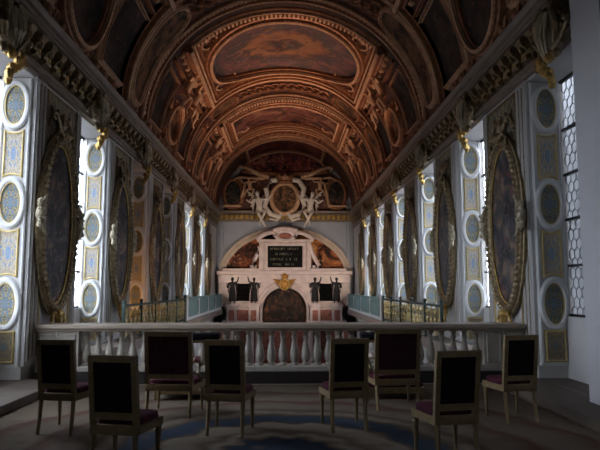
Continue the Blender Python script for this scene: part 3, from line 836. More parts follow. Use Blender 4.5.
def framed(name, label, cat, path, m, fw=.16, fh=.14, group=None, h=.04, rings=7, fm='vaultgold', pearls=False):
    us = [q[0] for q in path]; vs = [q[1] for q in path]
    p, N = S_vault((min(us)+max(us))/2, (min(vs)+max(vs))/2)
    t = thing(name, label, cat, p, group)
    b = newbm(); fill(b, S_vault, path, h, rings); build('painted_field', b, m, t)
    b = newbm(); sweep(b, S_vault, path, mould(fw, fh)); o = build('frame', b, M[fm], t)
    b = newbm(); sweep(b, S_vault, path, [(-fw*.28, fh*.8), (-fw*.26, fh+.035), (-fw*.08, fh+.035), (-fw*.06, fh*.8)]); build('gilded_line', b, M['vaultpale'], o)  # pale gilt line, also a painted highlight on the frame
    if pearls:
        b = newbm(); beads(b, S_vault, path, .04, fh+.0, .13); build('pearl_row', b, M['vaultpale'], o)
    return t
CP = 'painted ceiling panels'
def sc(path): return [(u, v*1.0) for u, v in path]
# crown
framed('ceiling_painting', 'large dark oval ceiling painting with a golden ring of figures at the crown', 'ceiling painting', sup(19.55, 0, 2.2, 41, 72, 2.6), M['glory'], .26, .28, CP, .05, 10, 'vaultgold', True)
framed('ceiling_painting', 'arched ceiling painting of figures between the two farther ribs', 'ceiling painting', dens(rectp(25.9, 29.2, -39, 39), 2.5), M['frescoC'], .24, .24, CP, .05, 8, 'vaultgold', True)
framed('ceiling_painting', 'dark crown ceiling painting before the nearest rib', 'ceiling painting', sup(11.2, 0, 2.2, 37, 64, 2.6), M['glory'], .26, .28, CP, .05, 10)
framed('ceiling_painting', 'red ceiling painting between the farthest rib and the end wall', 'ceiling painting', dens(rectp(32.2, 35.3, -34, 34), 2.5), M['frescoRed'], .24, .2, CP, .05, 6, 'vaultgold', True)
# golden borders of the crown compartments
for i, (y0, y1) in enumerate(((16.9, 22.3), (25.1, 29.8), (8.2, 14.2))):
    b = newbm(); vline(b, rectp(y0, y1, -44, 44), .2, .2, 2.5, True); vline(b, rectp(y0+.32, y1-.25, -41, 41), .1, .12, 2.5, True)
    for sgn in (-1, 1):
        sweep(b, S_vault, [(y0+(y1-y0)*q/8, sgn*47) for q in range(9)], mould(.34, .3), False)
        sweep(b, S_vault, [(y0+(y1-y0)*q/8, sgn*54) for q in range(9)], mould(.14, .14), False)
    beads(b, S_vault, dens(rectp(y0+.16, y1-.13, -42.5, 42.5), 2.5), .05, .06, .2)
    cb_ = struct('trim_crown_border_%d' % (i+1), b, M['vaultgold'], smooth=40)
    b = newbm(); sweep(b, S_vault, dens(rectp(y0, y1, -44, 44), 2.5), [(-.03, .16), (-.028, .225), (.028, .225), (.03, .16)]); build('gilded_line', b, M['vaultpale'], cb_)  # pale gilt edge doubling as the border's painted highlight
    for sgn in (-1, 1):
        b = newbm(); sweep(b, S_vault, [(y0+(y1-y0)*q/8, sgn*47) for q in range(9)], [(-.06, .26), (-.055, .33), (.055, .33), (.06, .26)], False); build('gilded_line', b, M['vaultpale'], cb_)  # pale line gives the side moulding a painted highlight too
    b = newbm()
    for q in range(43):
        a = -42+2*q; p, N = S_vault(y0+.17, a)
        bmesh.ops.create_cube(b, size=1, matrix=Matrix.Translation(p+N*.12) @ Matrix.Rotation(radians(a), 4, 'Y') @ Matrix.Diagonal((.07, .2, .22, 1)))
    build('dentil_row', b, M['vaultpale'], cb_, 0)
    # spandrel scrolls in the corners around the oval
    b = newbm()
    for su in (-1, 1):
        for sv in (-1, 1):
            uc = (y0+y1)/2+su*((y1-y0)/2-.75); vc = sv*37
            for q in range(3):
                pts = []
                for j in range(14):
                    tt = j/13*4.5; rr = .5*(1-j/15)
                    p, N = S_vault(uc-su*.1*q+rr*cos(tt+q*2)*.8, vc-sv*3*q+sv*rr*sin(tt+q*2)*8); pts.append(p+N*.06)
                tube(b, pts, .045, 5, False, .02)
    struct('trim_spandrel_scroll_%d' % (i+1), b, M['vaultpale'], smooth=40)
    # ornament strip between crown and sides: chains of rosettes and swags
    b = newbm()
    for sgn in (-1, 1):
        y = y0+.3
        while y < y1-.2:
            p, N = S_vault(y, sgn*50.5); ball(b, p+N*.05, .1, 8, 5, (1, 1, .8))
            pts = [S_vault(y+.06+.42*q/6, sgn*(50.5-1.6*sin(q/6*pi)))[0]+N*.05 for q in range(7)]
            tube(b, pts, .03, 5); y += .52
    struct('trim_rosette_chain_%d' % (i+1), b, M['vaultpale'], smooth=40)

def lab2(kind, place, s): return '%s, %s, %s vault flank' % (kind, place, SIDE[s])
FIGJ = SIT
for s in (-1, 1):
    V = lambda a, c: sorted((s*a, s*c))
    # near zone
    framed('ceiling_medallion', lab2('dark oval medallion in thick moulding', 'nearest the viewer', s), 'ceiling painting', sup(11.0, s*73, 1.0, 14, 48), M['frescoA'], .2, .2, CP, .04, 6, 'vaultgold', True)
    v0, v1 = V(57, 84)
    oct_ = [(12.25, s*84), (14.0, s*84), (14.0, s*64), (13.6, s*57), (12.0, s*57), (12.0, s*60)]
    framed('ceiling_panel', lab2('dark notched painted panel', 'just in front of the first rib', s), 'ceiling painting', dens(rectp(12.3, 14.05, v0, v1), 1.5), M['frescoA'], .12, .12, CP, .04, 6, 'vaultpale')
    framed('ceiling_panel', lab2('dark painted panel', 'beside the jamb before the oval medallion', s), 'ceiling painting', dens(rectp(8.3, 9.75, v0, v1), 1.5), M['frescoA'], .12, .12, CP, .04, 6, 'vaultpale')
    # long rounded panel on the first rib
    vc = s*63; P = sup(15.05, vc, .62, 22, 64, 3.2)
    def S2(u, v):
        p, N = S_vault(u, v); return p+N*.12, N
    p, N = S_vault(15.05, vc); t = thing('rib_panel', lab2('long brown painted strip with rounded ends', 'on the nearest rib', s), 'ceiling painting', p, CP)
    b = newbm(); fill(b, S2, P, .03, 6); build('painted_field', b, M['frescoB'], t)
    b = newbm(); sweep(b, S2, P, mould(.13, .12)); build('frame', b, M['vaultpale'], t)
    # rib 2 and 3 panels and medallions
    for yc, hw, nm in ((23.55, 1.2, 'second'), (30.8, .95, 'farthest')):
        for a0, a1, sh in ((58, 80, 'lower'), (30, 50, 'upper')):
            vv = s*(a0+a1)/2; P = sup(yc, vv, hw-.55, (a1-a0)/2, 40, 3.)
            p, N = S_vault(yc, vv); t = thing('rib_panel', lab2('small %s rounded painted strip' % sh, 'on the %s rib' % nm, s), 'ceiling painting', p, CP)
            b = newbm(); fill(b, S2, P, .03, 4); build('painted_field', b, M['frescoB'], t)
            b = newbm(); sweep(b, S2, P, mould(.12, .12)); build('frame', b, M['vaultgold'], t)
    # side panels of the two farther compartments
    for y0, y1, nm in ((16.8, 18.3, 'just behind the nearest rib'), (21.0, 22.4, 'just in front of the second rib'), (25.1, 26.4, 'just behind the second rib'), (28.6, 29.8, 'just in front of the farthest rib')):
        framed('ceiling_panel', lab2('dark painted panel in gilt moulding', nm, s), 'ceiling painting', dens(rectp(y0, y1, *V(58, 84)), 1.5), M['frescoA'], .13, .13, CP, .04, 6, 'vaultgold')
    for yc, nm in ((19.65, 'central bay'), (27.5, 'far bay')):
        t = framed('ceiling_medallion', lab2('oval medallion wreathed with scrolls', nm, s), 'ceiling painting', sup(yc, s*74, .85, 10, 40), M['frescoB'], .2, .22, CP, .05, 5, 'vaultgold', True)
        for e in (-1, 1):
            for f in (-1, 1):
                pts = []
                for j in range(12):
                    tt = j/11*4.2; rr = .62*(1-j/14)
                    p, N = S_vault(yc+e*(.8+rr*cos(tt)*.45), s*(74+f*(9-rr*sin(tt)*9))); pts.append(p+N*.12)
                b = newbm(); tube(b, pts, .07, 6, False, .03); build('scroll', b, M['vaultgold'], t)
        for e in (-1, 1):                         # reclining stucco youths on the medallion
            p, N = S_vault(yc+e*.72, s*62)
            g = thing('stucco_figure', 'stucco youth on the %s side of the medallion, %s, %s vault flank' % ('nearer' if e < 0 else 'farther', nm, SIDE[s]), 'sculpture', p, 'stucco figures on the vault')
            fb = figure_bm(SIT)
            tang = Vector((0, 1, 0)); out = N; upv = Vector((-s*1, 0, 1)); upv = (upv-out*upv.dot(out)).normalized()
            xax = upv.cross(out)*-1
            mt = Matrix(((e*tang.x, -out.x, upv.x, p.x+N.x*.12), (e*tang.y, -out.y, upv.y, p.y), (e*tang.z, -out.z, upv.z, p.z+N.z*.12-.2), (0, 0, 0, 1)))
            place_bm(fb, mt @ Matrix.Scale(1.75, 4)); build('body', fb, M['vaultpale'], g, 60)
    # low plinth scrolls along the cornice
    b = newbm()
    y = 8.4
    while y < 34.5:
        if not any(abs(y-yc) < hw+.2 for _, yc, hw in ribs):
            p, N = S_vault(y, s*86.5); ball(b, p+N*.06, .1, 8, 5, (1, 1, 1.2))
            for e in (-1, 1):
                pts = [S_vault(y+e*(.08+.22*q/6), s*(86.5-2.5*sin(q/6*pi)))[0]+N*.05 for q in range(7)]
                tube(b, pts, .04, 5, False, .02)
        y += .62
    struct('trim_scroll_course_'+SIDE[s], b, M['vaultgold'], smooth=40)

# ================================================================== FAR WALL
K = D/583.
def fx(px): return (px-284.5)*K
def fz(py): return EYE-(py-287)*K
SF = S_front(D-.002)
# gilded frieze across the far wall
b = newbm(); box(b, -W+.05, W-.05, D-.12, D, fz(220), fz(214.5)); fr = struct('trim_far_frieze', b, M['dullgold'])
b = newbm(); box(b, -W+.05, W-.05, D-.32, D, fz(213.5), fz(211), .02); box(b, -W+.05, W-.05, D-.18, D, fz(222), fz(220.5)); build('frieze_moulding', b, M['cornice'], fr, 0)
b = newbm()
for i in range(26):
    x = -W+.3+(2*W-.6)*i/25; box(b, x-.10, x+.10, D-.2, D-.1, fz(219.5), fz(215.3), .02)
build('frieze_block', b, M['gold'], fr, 0)
# lunette end wall of the vault
def arcpts(r0x, r0z, zc, n=40, a0=0, a1=180): return [(r0x*cos(radians(a0+(a1-a0)*i/n)), zc+r0z*sin(radians(a0+(a1-a0)*i/n))) for i in range(n+1)]
b = newbm(); pts = arcpts(A-.35, B-.35, ZS+.15, 40); fill(b, SF, pts, .02, 6); lun = struct('wall_lunette', b, M['vault'])
t = thing('lunette_painting', 'red and dark figure painting at the top of the far lunette', 'painting', (0, D, fz(172)))
P = [(fx(284+40*cos(radians(a))), fz(169-23*sin(radians(a)))) for a in range(0, 181, 6)]+[(fx(262), fz(174)), (fx(306), fz(174))]
P = [(fx(284+41*cos(radians(a))), fz(170-24*sin(radians(a)))) for a in range(0, 181, 6)]+[(fx(258), fz(172.5)), (fx(284), fz(174)), (fx(310), fz(172.5))]
b = newbm(); fill(b, SF, P, .08, 5); build('canvas', b, M['frescoRed'], t)
b = newbm(); sweep(b, SF, P, mould(.28, .25)); build('frame', b, M['vaultgold'], t)
for s in (-1, 1):
    t = thing('lunette_medallion', 'dark oval picture in the lower %s corner of the far lunette' % SIDE[s], 'painting', (fx(284+s*52), D, fz(204)))
    P = sup(fx(284+s*52), fz(194), 9.5*K, 15*K, 40)
    b = newbm(); fill(b, SF, P, .08, 4); build('canvas', b, M['frescoA'], t)
    b = newbm(); sweep(b, SF, P, mould(.22, .22)); build('frame', b, M['vaultgold'], t)
    # scrolls flanking the top picture
    b = newbm()
    tube(b, [(fx(284+s*x), D-.18, fz(y)) for x, y in ((16, 177), (26, 174), (36, 169), (44, 166), (50, 168), (47, 172))], .16, 7, False, .08)
    tube(b, [(fx(284+s*x), D-.18, fz(y)) for x, y in ((20, 178), (34, 178), (46, 177), (52, 180))], .10, 7, False, .07)
    tube(b, [(fx(284+s*x), D-.18, fz(y)) for x, y in ((62, 206), (44, 206), (43, 196), (40, 184), (46, 179))], .09, 7)
    struct('trim_lunette_scroll_%d' % (1 if s < 0 else 2), b, M['vaultpale'], smooth=50)
# arms cartouche with angels
t = thing('arms_cartouche', 'large carved coat of arms cartouche above the far arch', 'carved ornament', (fx(284), D-.1, fz(222)))
b = newbm(); fill(b, S_front(D-.3), sup(fx(284), fz(199), 11.5*K, 13*K, 40), .15, 4); build('shield', b, M['frescoB'], t)
b = newbm(); sweep(b, S_front(D-.2), sup(fx(284), fz(199), 13.5*K, 15*K, 40), mould(.26, .4)); build('shield_frame', b, M['vaultpale'], t)
for s in (-1, 1):
    b = newbm(); tube(b, [(fx(284+s*x), D-.4, fz(y)) for x, y in ((6, 180), (14, 181), (19, 189), (17, 198), (20, 207), (14, 215), (4, 218))], .17, 8, False, .14); build('side_scroll', b, M['stucco'], t)
    b = newbm(); tube(b, [(fx(284+s*x), D-.4, fz(y)) for x, y in ((3, 214), (8, 221), (15, 219), (13, 214))], .12, 7, False, .07); build('foot_scroll', b, M['stucco'], t)
b = newbm()
lathe(b, [(.42, 0), (.5, .1), (.46, .2), (.55, .42), (.4, .5), (.2, .66), (.05, .72)], fx(284), D-.5, fz(185), 12)
for k in range(8):
    tt = 2*pi*k/8; ball(b, (fx(284)+.5*cos(tt), D-.5+.5*sin(tt), fz(185)+.5), .1, 6, 5)
build('crown', b, M['vaultgold'], t)
for s in (-1, 1):
    g = thing('stucco_angel', 'white stucco angel seated on the %s of the far coat of arms, legs hanging' % SIDE[s], 'sculpture', (fx(284+s*24), D-.1, fz(213)))
    J = {k: Vector(v) for k, v in SIT.items()}
    J['anl'] = Vector((-.02, -.15, -.08)); J['tol'] = Vector((.0, -.2, -.2)); J['knr'] = Vector((.02, -.16, .12)); J['anr'] = Vector((-.12, -.14, -.14)); J['tor'] = Vector((-.17, -.18, -.24))
    fb = figure_bm(J, wings=True)
    place_bm(fb, Matrix.Translation((fx(284+s*25), D-.4, fz(213)-.42)) @ Matrix.Diagonal((s*1, 1, 1, 1)) @ Matrix.Rotation(radians(0), 4, 'Z') @ Matrix.Scale(2.3, 4)); build('body', fb, M['stucco'], g, 60)
    g = thing('stucco_putto', 'small stucco putto above the %s angel of the far coat of arms' % SIDE[s], 'sculpture', (fx(284+s*33), D-.1, fz(190)))
    fb = figure_bm(SIT); place_bm(fb, Matrix.Translation((fx(284+s*35), D-.3, fz(195))) @ Matrix.Diagonal((s*1, 1, 1, 1)) @ Matrix.Scale(1.5, 4)); build('body', fb, M['vaultpale'], g, 60)

# great arch of the far wall: archivolt + fresco
za = fz(278); Rx, Rz = 62*K, 47*K
t = thing('lunette_fresco', 'golden brown fresco filling the great arch behind the marble tablet', 'painting', (0, D-.05, za))
P = arcpts(Rx-.1, Rz-.05, za, 48); b = newbm(); fill(b, SF, P, .03, 8); build('painted_field', b, M['frescoFar'], t)
b = newbm(); sweep(b, SF, arcpts(Rx+.12, Rz+.14, za-.1, 48), [(-.19, 0), (-.19, .12), (-.1, .14), (-.02, .14), (.02, .2), (.1, .22), (.19, .22), (.19, 0)], False)
arch = struct('trim_far_arch', b, M['archstone'], smooth=40)

# altarpiece
y0 = D-.9
alt = thing('altarpiece', 'tall pink and white marble altarpiece with niches filling the far wall', 'altarpiece', (0, D-.4, -4.7))
b = newbm()
box(b, fx(220), fx(348), y0, D, fz(283), fz(275), .02)                    # architrave
box(b, fx(218), fx(350), y0-.18, D, fz(275), fz(271.5), .03)              # cornice shelf
for s in (-1, 1):
    x0, x1 = sorted((fx(284+s*24), fx(284+s*60))); box(b, x0, x1, y0-.1, D-.1, fz(271.5), fz(269), .03)
build('entablature', b, M['marble'], alt, 0)
for s in (-1, 1):                                                         # wings with a niche each
    b = newbm()
    for a0, a1 in ((24, 33), (48, 64)):
        x0, x1 = sorted((fx(284+s*a0), fx(284+s*a1))); box(b, x0, x1, y0+.25, D-.05, fz(322), fz(283))
    x0, x1 = sorted((fx(284+s*33), fx(284+s*48))); box(b, x0, x1, y0+.25, D-.05, fz(322), fz(301.5)); 
    ppath = rectp(x0, x1, fz(301.5), fz(282.8)); sweep(b, S_front(y0+.25), dens(ppath, 5), mould(.12, .08))
    build('niche_wall', b, M['marble'], alt, 0)
for s in (-1, 1):
    b = newbm(); x0, x1 = sorted((fx(284+s*33), fx(284+s*48))); box(b, x0, x1, D-.15, D-.05, fz(301.5), fz(283)); build('black_niche', b, M['black'], alt, 0)
# central arch
ca = fz(309); r = 23*K
b = newbm()
for rr, h0 in ((23.5, .24), (26, .14)):
    pth = [(fx(284+rr), -1.2)]+[(fx(284+rr*cos(radians(a))), ca+rr*K*sin(radians(a))) for a in range(0, 181, 5)]+[(fx(284-rr), -1.2)]
    sweep(b, S_front(y0+.25), pth, mould(.24, h0), False)
build('arch_moulding', b, M['marble'], alt)
b = newbm()
poly = [(fx(284-28), fz(322)), (fx(284-28), fz(283)), (fx(284+28), fz(283)), (fx(284+28), fz(322))]
pth = [(fx(284+22*cos(radians(a))), ca+22*K*sin(radians(a))) for a in range(0, 181, 6)]
for (u0, v0), (u1, v1) in zip(pth, pth[1:]):                               # spandrels above the arch, with thickness
    prism(b, [(u0, v0), (u1, v1), (u1, fz(282.8)), (u0, fz(282.8))], lambda a, z, d: (a, d, z), y0+.2, D-.1)
for s in (-1, 1):
    x0, x1 = sorted((fx(284+s*22), fx(284+s*28))); box(b, x0, x1, y0+.2, D-.1, fz(330), fz(283))
build('arch_spandrel', b, M['marble'], alt, 0)
b = newbm()
P = [(fx(284+21*cos(radians(a))), ca+21*K*sin(radians(a))) for a in range(0, 181, 6)]+[(fx(284-21), fz(372)), (fx(284+21), fz(372))]
fill(b, S_front(D-.25), P, .04, 4); build('altar_picture', b, M['altarpic'], alt, 0)
# lower storey seen between the balusters: columns on red marble
b = newbm(); box(b, fx(218), fx(350), D-.35, D, -4.7, fz(322)); build('lower_wall', b, M['redmarble'], alt, 0)
for i, px in enumerate((226, 233, 252, 259, 309, 316, 335, 342)):
    b = newbm(); lathe(b, [(.24, 0), (.24, .15), (.19, .2), (.19, .3), (.155, 3.6), (.21, 3.7), (.23, 3.85)], fx(px), D-.85, -4.2, 14); build('column', b, M['marble'], alt)
b = newbm(); box(b, fx(222), fx(263), D-1.1, D-.35, -4.7, -4.2, .02); box(b, fx(305), fx(346), D-1.1, D-.35, -4.7, -4.2, .02)
box(b, fx(222), fx(263), D-1.1, D-.35, -.36, fz(321), .02); box(b, fx(305), fx(346), D-1.1, D-.35, -.36, fz(321), .02)
build('column_base', b, M['marble'], alt, 0)
b = newbm(); box(b, fx(268), fx(300), D-1.6, D-.3, -4.7, -3.6, .03); box(b, fx(266), fx(302), D-1.65, D-.3, -3.6, -3.5, .02); build('altar_table', b, M['marble'], alt, 0)
for s in (-1, 1):                                                          # statue pedestals
    for a in (29.5, 50.5):
        b = newbm(); x = fx(284+s*a)
        box(b, x-.30, x+.30, y0-.3, y0+.3, fz(322), fz(305), .02); box(b, x-.36, x+.36, y0-.36, y0+.3, fz(305), fz(303), .02)
        o = build('pedestal', b, M['marble'], alt, 0)
        b = newbm(); box(b, x-.16, x+.16, y0-.33, y0-.29, fz(319), fz(309)); build('pedestal_inlay', b, M['redmarble'], o, 0)
    b = newbm(); x0, x1 = sorted((fx(284+s*34), fx(284+s*46))); box(b, x0, x1, y0-.1, y0+.28, fz(319), fz(309), .02); build('carved_relief', b, M['redmarble'], alt, 0)
    b = newbm(); box(b, x0-.1, x1+.1, y0-.15, y0+.28, fz(309), fz(306.5), .02); build('niche_sill', b, M['marble'], alt, 0)

# marble tablet with inscription
t = thing('inscribed_tablet', 'black inscribed tablet in a white scrolled marble frame with curved pediment', 'tablet', (0, y0, fz(271.5)))
yt = y0+.05
b = newbm(); box(b, fx(267), fx(302), yt+.1, yt+.25, fz(270), fz(246)); build('black_slab', b, M['black'], t, 0)
b = newbm(); sweep(b, S_front(yt+.1), dens(rectp(fx(265), fx(304), fz(270.5), fz(244.5)), 9), mould(.30, .22))
box(b, fx(259), fx(263.5), yt, yt+.3, fz(271.5), fz(243), .02); box(b, fx(305.5), fx(310), yt, yt+.3, fz(271.5), fz(243), .02)
box(b, fx(257), fx(312), yt-.1, yt+.35, fz(243.2), fz(240.6), .03)
build('marble_frame', b, M['marble'], t, 0)
for s in (-1, 1):
    b = newbm(); tube(b, [(fx(284.5+s*x), yt+.1, fz(y)) for x, y in ((25, 248), (27, 255), (30, 261), (33, 266), (31.5, 270), (28, 269), (28.5, 266))], .13, 8, False, .11)
    build('side_scroll', b, M['marble'], t)
b = newbm()
for s in (-1, 1):
    tube(b, [(fx(284.5+s*x), yt+.1, fz(y)) for x, y in ((28, 241), (24, 237.5), (19, 235), (13, 233.5), (9, 235.5), (11, 238))], .15, 8, False, .12)
tube(b, [(fx(284.5+8.5*cos(radians(a))), yt, fz(237-5*sin(radians(a)))) for a in range(0, 361, 20)], .14, 8)
tube(b, [(fx(284.5+x), yt, fz(y)) for x, y in ((-12, 232), (-6, 230.5), (0, 230), (6, 230.5), (12, 232))], .13, 8)
build('pediment', b, M['marble'], t)
b = newbm(); box(b, fx(278), fx(291), yt-.02, yt+.2, fz(239), fz(235), .03); build('pediment_medallion', b, M['redmarble'], t, 0)
rg = random.Random(11)
for i, wd in enumerate((29., 19., 29., 24.)):     # four lines of worn gilt capitals, too small to read
    b = newbm(); x = fx(284.5-wd/2)
    while x < fx(284.5+wd/2)-.08:
        if rg.random() < .14: x += .10; continue
        zc = fz(249.8+i*5.1); w = rg.choice((.045, .06, .08)); yy0, yy1 = yt+.085, yt+.102
        box(b, x, x+.022, yy0, yy1, zc-.065, zc+.065)
        q = rg.randrange(4)
        if q == 1: box(b, x+.02, x+w, yy0, yy1, zc+.045, zc+.065)
        if q == 2: box(b, x+.02, x+w, yy0, yy1, zc-.065, zc-.045)
        if q == 3: box(b, x+w-.02, x+w, yy0, yy1, zc-.065, zc+.065); box(b, x+.02, x+w-.02, yy0, yy1, zc-.012, zc+.012)
        x += w+.035
    build('lettering', b, M['worn'], t, 0)

# gold emblem on the altar arch
t = thing('gilded_emblem', 'gilded winged emblem with crown at the top of the altar arch', 'emblem', (fx(284), y0-.1, fz(291)))
b = newbm(); ball(b, (fx(284), y0-.12, fz(284.5)), .25, 14, 10, (1, .6, 1.1)); build('shield', b, M['emblem'], t)
b = newbm(); sweep(b, S_front(y0-.12), sup(fx(284), fz(284.5), .28, .31, 28), mould(.1, .14)); build('shield_border', b, M['gold'], t)
for s in (-1, 1):
    b = newbm()
    for q in range(5):
        tube(b, [(fx(284)+s*.16, y0-.1, fz(283.5+q*.5)), (fx(284)+s*(.38), y0-.13, fz(280.5+q*.8)), (fx(284)+s*(.68-.07*q), y0-.1, fz(279.5+q*1.7))], .075, 6, False, .03)
    build('wing', b, M['emblem'], t)
b = newbm(); lathe(b, [(.15, 0), (.16, .08), (.22, .2), (.14, .27), (.04, .34)], fx(284), y0-.1, fz(279), 10)
for k in range(6): ball(b, (fx(284)+.2*cos(k*pi/3), y0-.1+.2*sin(k*pi/3), fz(279)+.24), .05, 6, 4)
build('crown', b, M['emblem'], t)

# bronze angels
for i, (a, pl) in enumerate(((-50.5, 'outermost on the left'), (-29.5, 'left of the altar arch'), (29.5, 'right of the altar arch'), (50.5, 'outermost on the right'))):
    x = fx(284+a); g = thing('bronze_angel', 'dark bronze angel standing on a marble pedestal, %s' % pl, 'statue', (x, y0, fz(303)), 'bronze angels on the altarpiece')
    m_ = 1 if i in (0, 2) else -1
    fb = figure_bm(STAND, wings=True, robe=True); place_bm(fb, Matrix.Translation((x, y0, fz(303))) @ Matrix.Diagonal((m_, 1, 1, 1)) @ Matrix.Scale(1.55, 4))
    build('body', fb, M['bronze'], g, 60)
# dark urns beside the pedestals
for s in (-1, 1):
    x = fx(284+s*61); t = thing('dark_urn', 'round dark urn on a stand at the far %s end of the altarpiece' % SIDE[s], 'urn', (x, D-1.2, fz(322)))
    b = newbm(); box(b, x-.25, x+.25, D-1.45, D-.95, -4.7, fz(322)); build('stand', b, M['redmarble'], t, 0)
    b = newbm(); lathe(b, [(.14, 0), (.16, .05), (.08, .12), (.22, .3), (.33, .55), (.3, .75), (.18, .88), (.2, .93), (.1, 1.0)], x, D-1.2, fz(322), 14); build('vessel', b, M['black'], t)
# corner pilasters of the far wall
for s in (-1, 1):
    b = newbm(); x0, x1 = sorted((s*(W-.02), s*(W-.45))); box(b, x0, x1, D-.2, D, .3, fz(222), .02); struct('trim_corner_pilaster_%d' % (1 if s < 0 else 2), b, M['fargrey'])

# ================================================================== TRIBUNE
# balustrade
bal = thing('balustrade', 'long stone balustrade with turned balusters across the front of the tribune', 'balustrade', (0, 10.15, 0))
xl = W-.085
b = newbm(); box(b, -xl, xl, 9.93, 10.37, 0, .19); build('plinth', b, M['plinth'], bal, 0)
b = newbm(); box(b, -xl, xl, 9.97, 10.33, .19, .28, .015); build('base_rail', b, M['balu'], bal, 0)
b = newbm(); box(b, -xl, xl, 9.95, 10.35, .86, .90, .01); box(b, -xl, xl, 9.90, 10.40, .90, .98, .02); build('top_rail', b, M['rail'], bal, 0)
for s in (-1, 1):
    for a0, a1 in ((3.42, 3.76), (3.77, 4.11)):
        x0, x1 = sorted((s*a0, s*a1)); b = newbm(); box(b, x0, x1, 10.0, 10.30, .28, .86); o = build('end_panel', b, M['balu'], bal, 0)
        b = newbm(); sweep(b, S_front(10.0), dens(rectp(x0+.06, x1-.06, .34, .80), 1), mould(.03, .02)); build('panel_moulding', b, M['balu'], o, 0)
b0 = None; nbal = 35
for i in range(nbal):
    x = -3.33+6.66*i/(nbal-1)
    if b0 is None:
        b = newbm(); lathe(b, [(.07, .28), (.07, .31), (.045, .325), (.058, .345), (.078, .40), (.083, .44), (.076, .50), (.055, .58), (.038, .66), (.034, .71), (.052, .74), (.052, .76), (.036, .78), (.045, .82), (.06, .84), (.06, .86)], 0, 0, 0, 14)
        b0 = o = build('baluster', b, M['balu'], bal, 50, True)
    else: o = b0.copy(); COL.objects.link(o); o.parent = bal
    o.location = (x, 0, 0)

# carpet
b = newbm(); box(b, -3.42, 3.42, 2.6, 9.75, .002, .016)
c = build('carpet', b, M['carpet'], None, 0); tag(c, 'large worn carpet with a blue ring and medallion on the tribune floor', 'carpet')

# chairs (seat faces +Y, back towards the viewer)
def leg(bm, x, y, z1, front):
    if front:
        lathe(bm, [(.012, 0), (.018, .03), (.015, .05), (.026, z1-.10), (.032, z1-.07), (.024, z1-.06), (.032, z1-.04), (.03, z1)], x, y, 0, 10)
    else:
        pts = [(x, y-.045, 0), (x, y-.015, z1*.5), (x, y, z1)]
        tube(bm, pts, .021, 4, False, .027)
def chair(name, label, cat, bw, hb, arms, m_back):
    t = thing(name, label, cat, (0, 0, 0))
    d = .44 if not arms else .50; sw = bw+.05; hs = .385 if not arms else .34
    zb0 = .475 if not arms else .45
    # back frame leans back a little
    def S(u, v): return Vector((u, -(v-.42)*.13, v)), Vector((0, -1, .0))
    b = newbm()
    fw = .047
    def bar(u0, v0, u1, v1, w, th=.045):
        p, q = S(u0, v0)[0], S(u1, v1)[0]; dd = (q-p).normalized(); sd = dd.cross(Vector((0, 1, 0))).normalized()*w/2; n_ = Vector((0, th/2, 0))
        v = [b.verts.new(e+o) for e in (p, q) for o in (sd+n_, sd-n_, -sd-n_, -sd+n_)]
        for k in range(4): b.faces.new((v[k], v[(k+1) % 4], v[4+(k+1) % 4], v[4+k]))
        b.faces.new(v[:4][::-1]); b.faces.new(v[4:])
    for s in (-1, 1): bar(s*(bw/2-fw/2), hs-.02, s*(bw/2-fw/2), hb, fw)
    bar(-bw/2, hb-fw/2, bw/2, hb-fw/2, fw+.01, .05); bar(-bw/2, zb0+.035, bw/2, zb0+.035, .06)
    build('back_frame', b, M['chairwood'], t, 30, True)
    b = newbm()
    P = dens(rectp(-bw/2+fw-.004, bw/2-fw+.004, zb0+.06, hb-fw-.0), .2)
    S3 = lambda u, v: (S(u, v)[0]+Vector((0, .0, 0)), Vector((0, -1, 0)))
    fill(b, S3, P, .014, 3); build('back_cloth', b, m_back, t, 30, True)
    b = newbm(); S4 = lambda u, v: (S(u, v)[0], Vector((0, 1, 0))); fill(b, S4, P, .045, 3); build('back_cushion', b, M['crimson'], t, 30, True)
    b = newbm()
    box(b, -bw/2, bw/2, -.025, .02, hs-.03, hs+.05, .004); box(b, -sw/2, sw/2, d-.05, d, hs-.03, hs+.04, .004)
    for s in (-1, 1):
        prism(b, [(s*(bw/2-.035), 0), (s*bw/2, 0), (s*sw/2, d-.02), (s*(sw/2-.04), d-.02)], lambda a, c_, z: (a, c_, z), hs-.03, hs+.04)
    build('seat_rail', b, M['chairwood'], t, 30, True)
    b = newbm()
    vs = box(b, -.5, .5, 0, 1, 0, 1, .18)
    for v in b.verts:
        yy = .03+(d-.04)*v.co.y; ww = (bw-.03)+(sw-bw)*v.co.y
        v.co = Vector((v.co.x*ww, yy, hs+.03+v.co.z*.065+.015*(1-(2*v.co.x)**2)*(v.co.z > .5)))
    build('seat_cushion', b, M['crimson'], t, 60, True)
    for s in (-1, 1):
        b = newbm(); leg(b, s*(bw/2-.028), .0, hs, False); build('leg', b, M['chairwood'], t, 30, True)
        b = newbm(); leg(b, s*(sw/2-.035), d-.03, hs, True); build('leg', b, M['chairwood'], t, 50, True)
    if arms:
        for s in (-1, 1):
            b = newbm(); x = s*(bw/2-.01)
            tube(b, [(x, -.03, .67), (x+s*.02, .12, .66), (x+s*.03, .28, .63), (x+s*.02, .33, .60)], .024, 8); ball(b, (x+s*.02, .335, .60), .035, 8, 6)
            tube(b, [(x+s*.02, .30, .61), (x+s*.0, .25, .50), (x+s*.02, .32, .38)], .022, 8)
            o = build('arm', b, M['chairwood'], t, 50, True)
            b = newbm(); ball(b, (x+s*.025, .12, .685), .04, 10, 8, (.9, 3., .9)); build('arm_pad', b, M['tapestry'], o, 60, True)
    return t
def cx_(px, Y): return .05+(px-286)*Y/583.
ch = chair('side_chair', '', 'chair', .435, 1.01, False, M['blackcloth'])
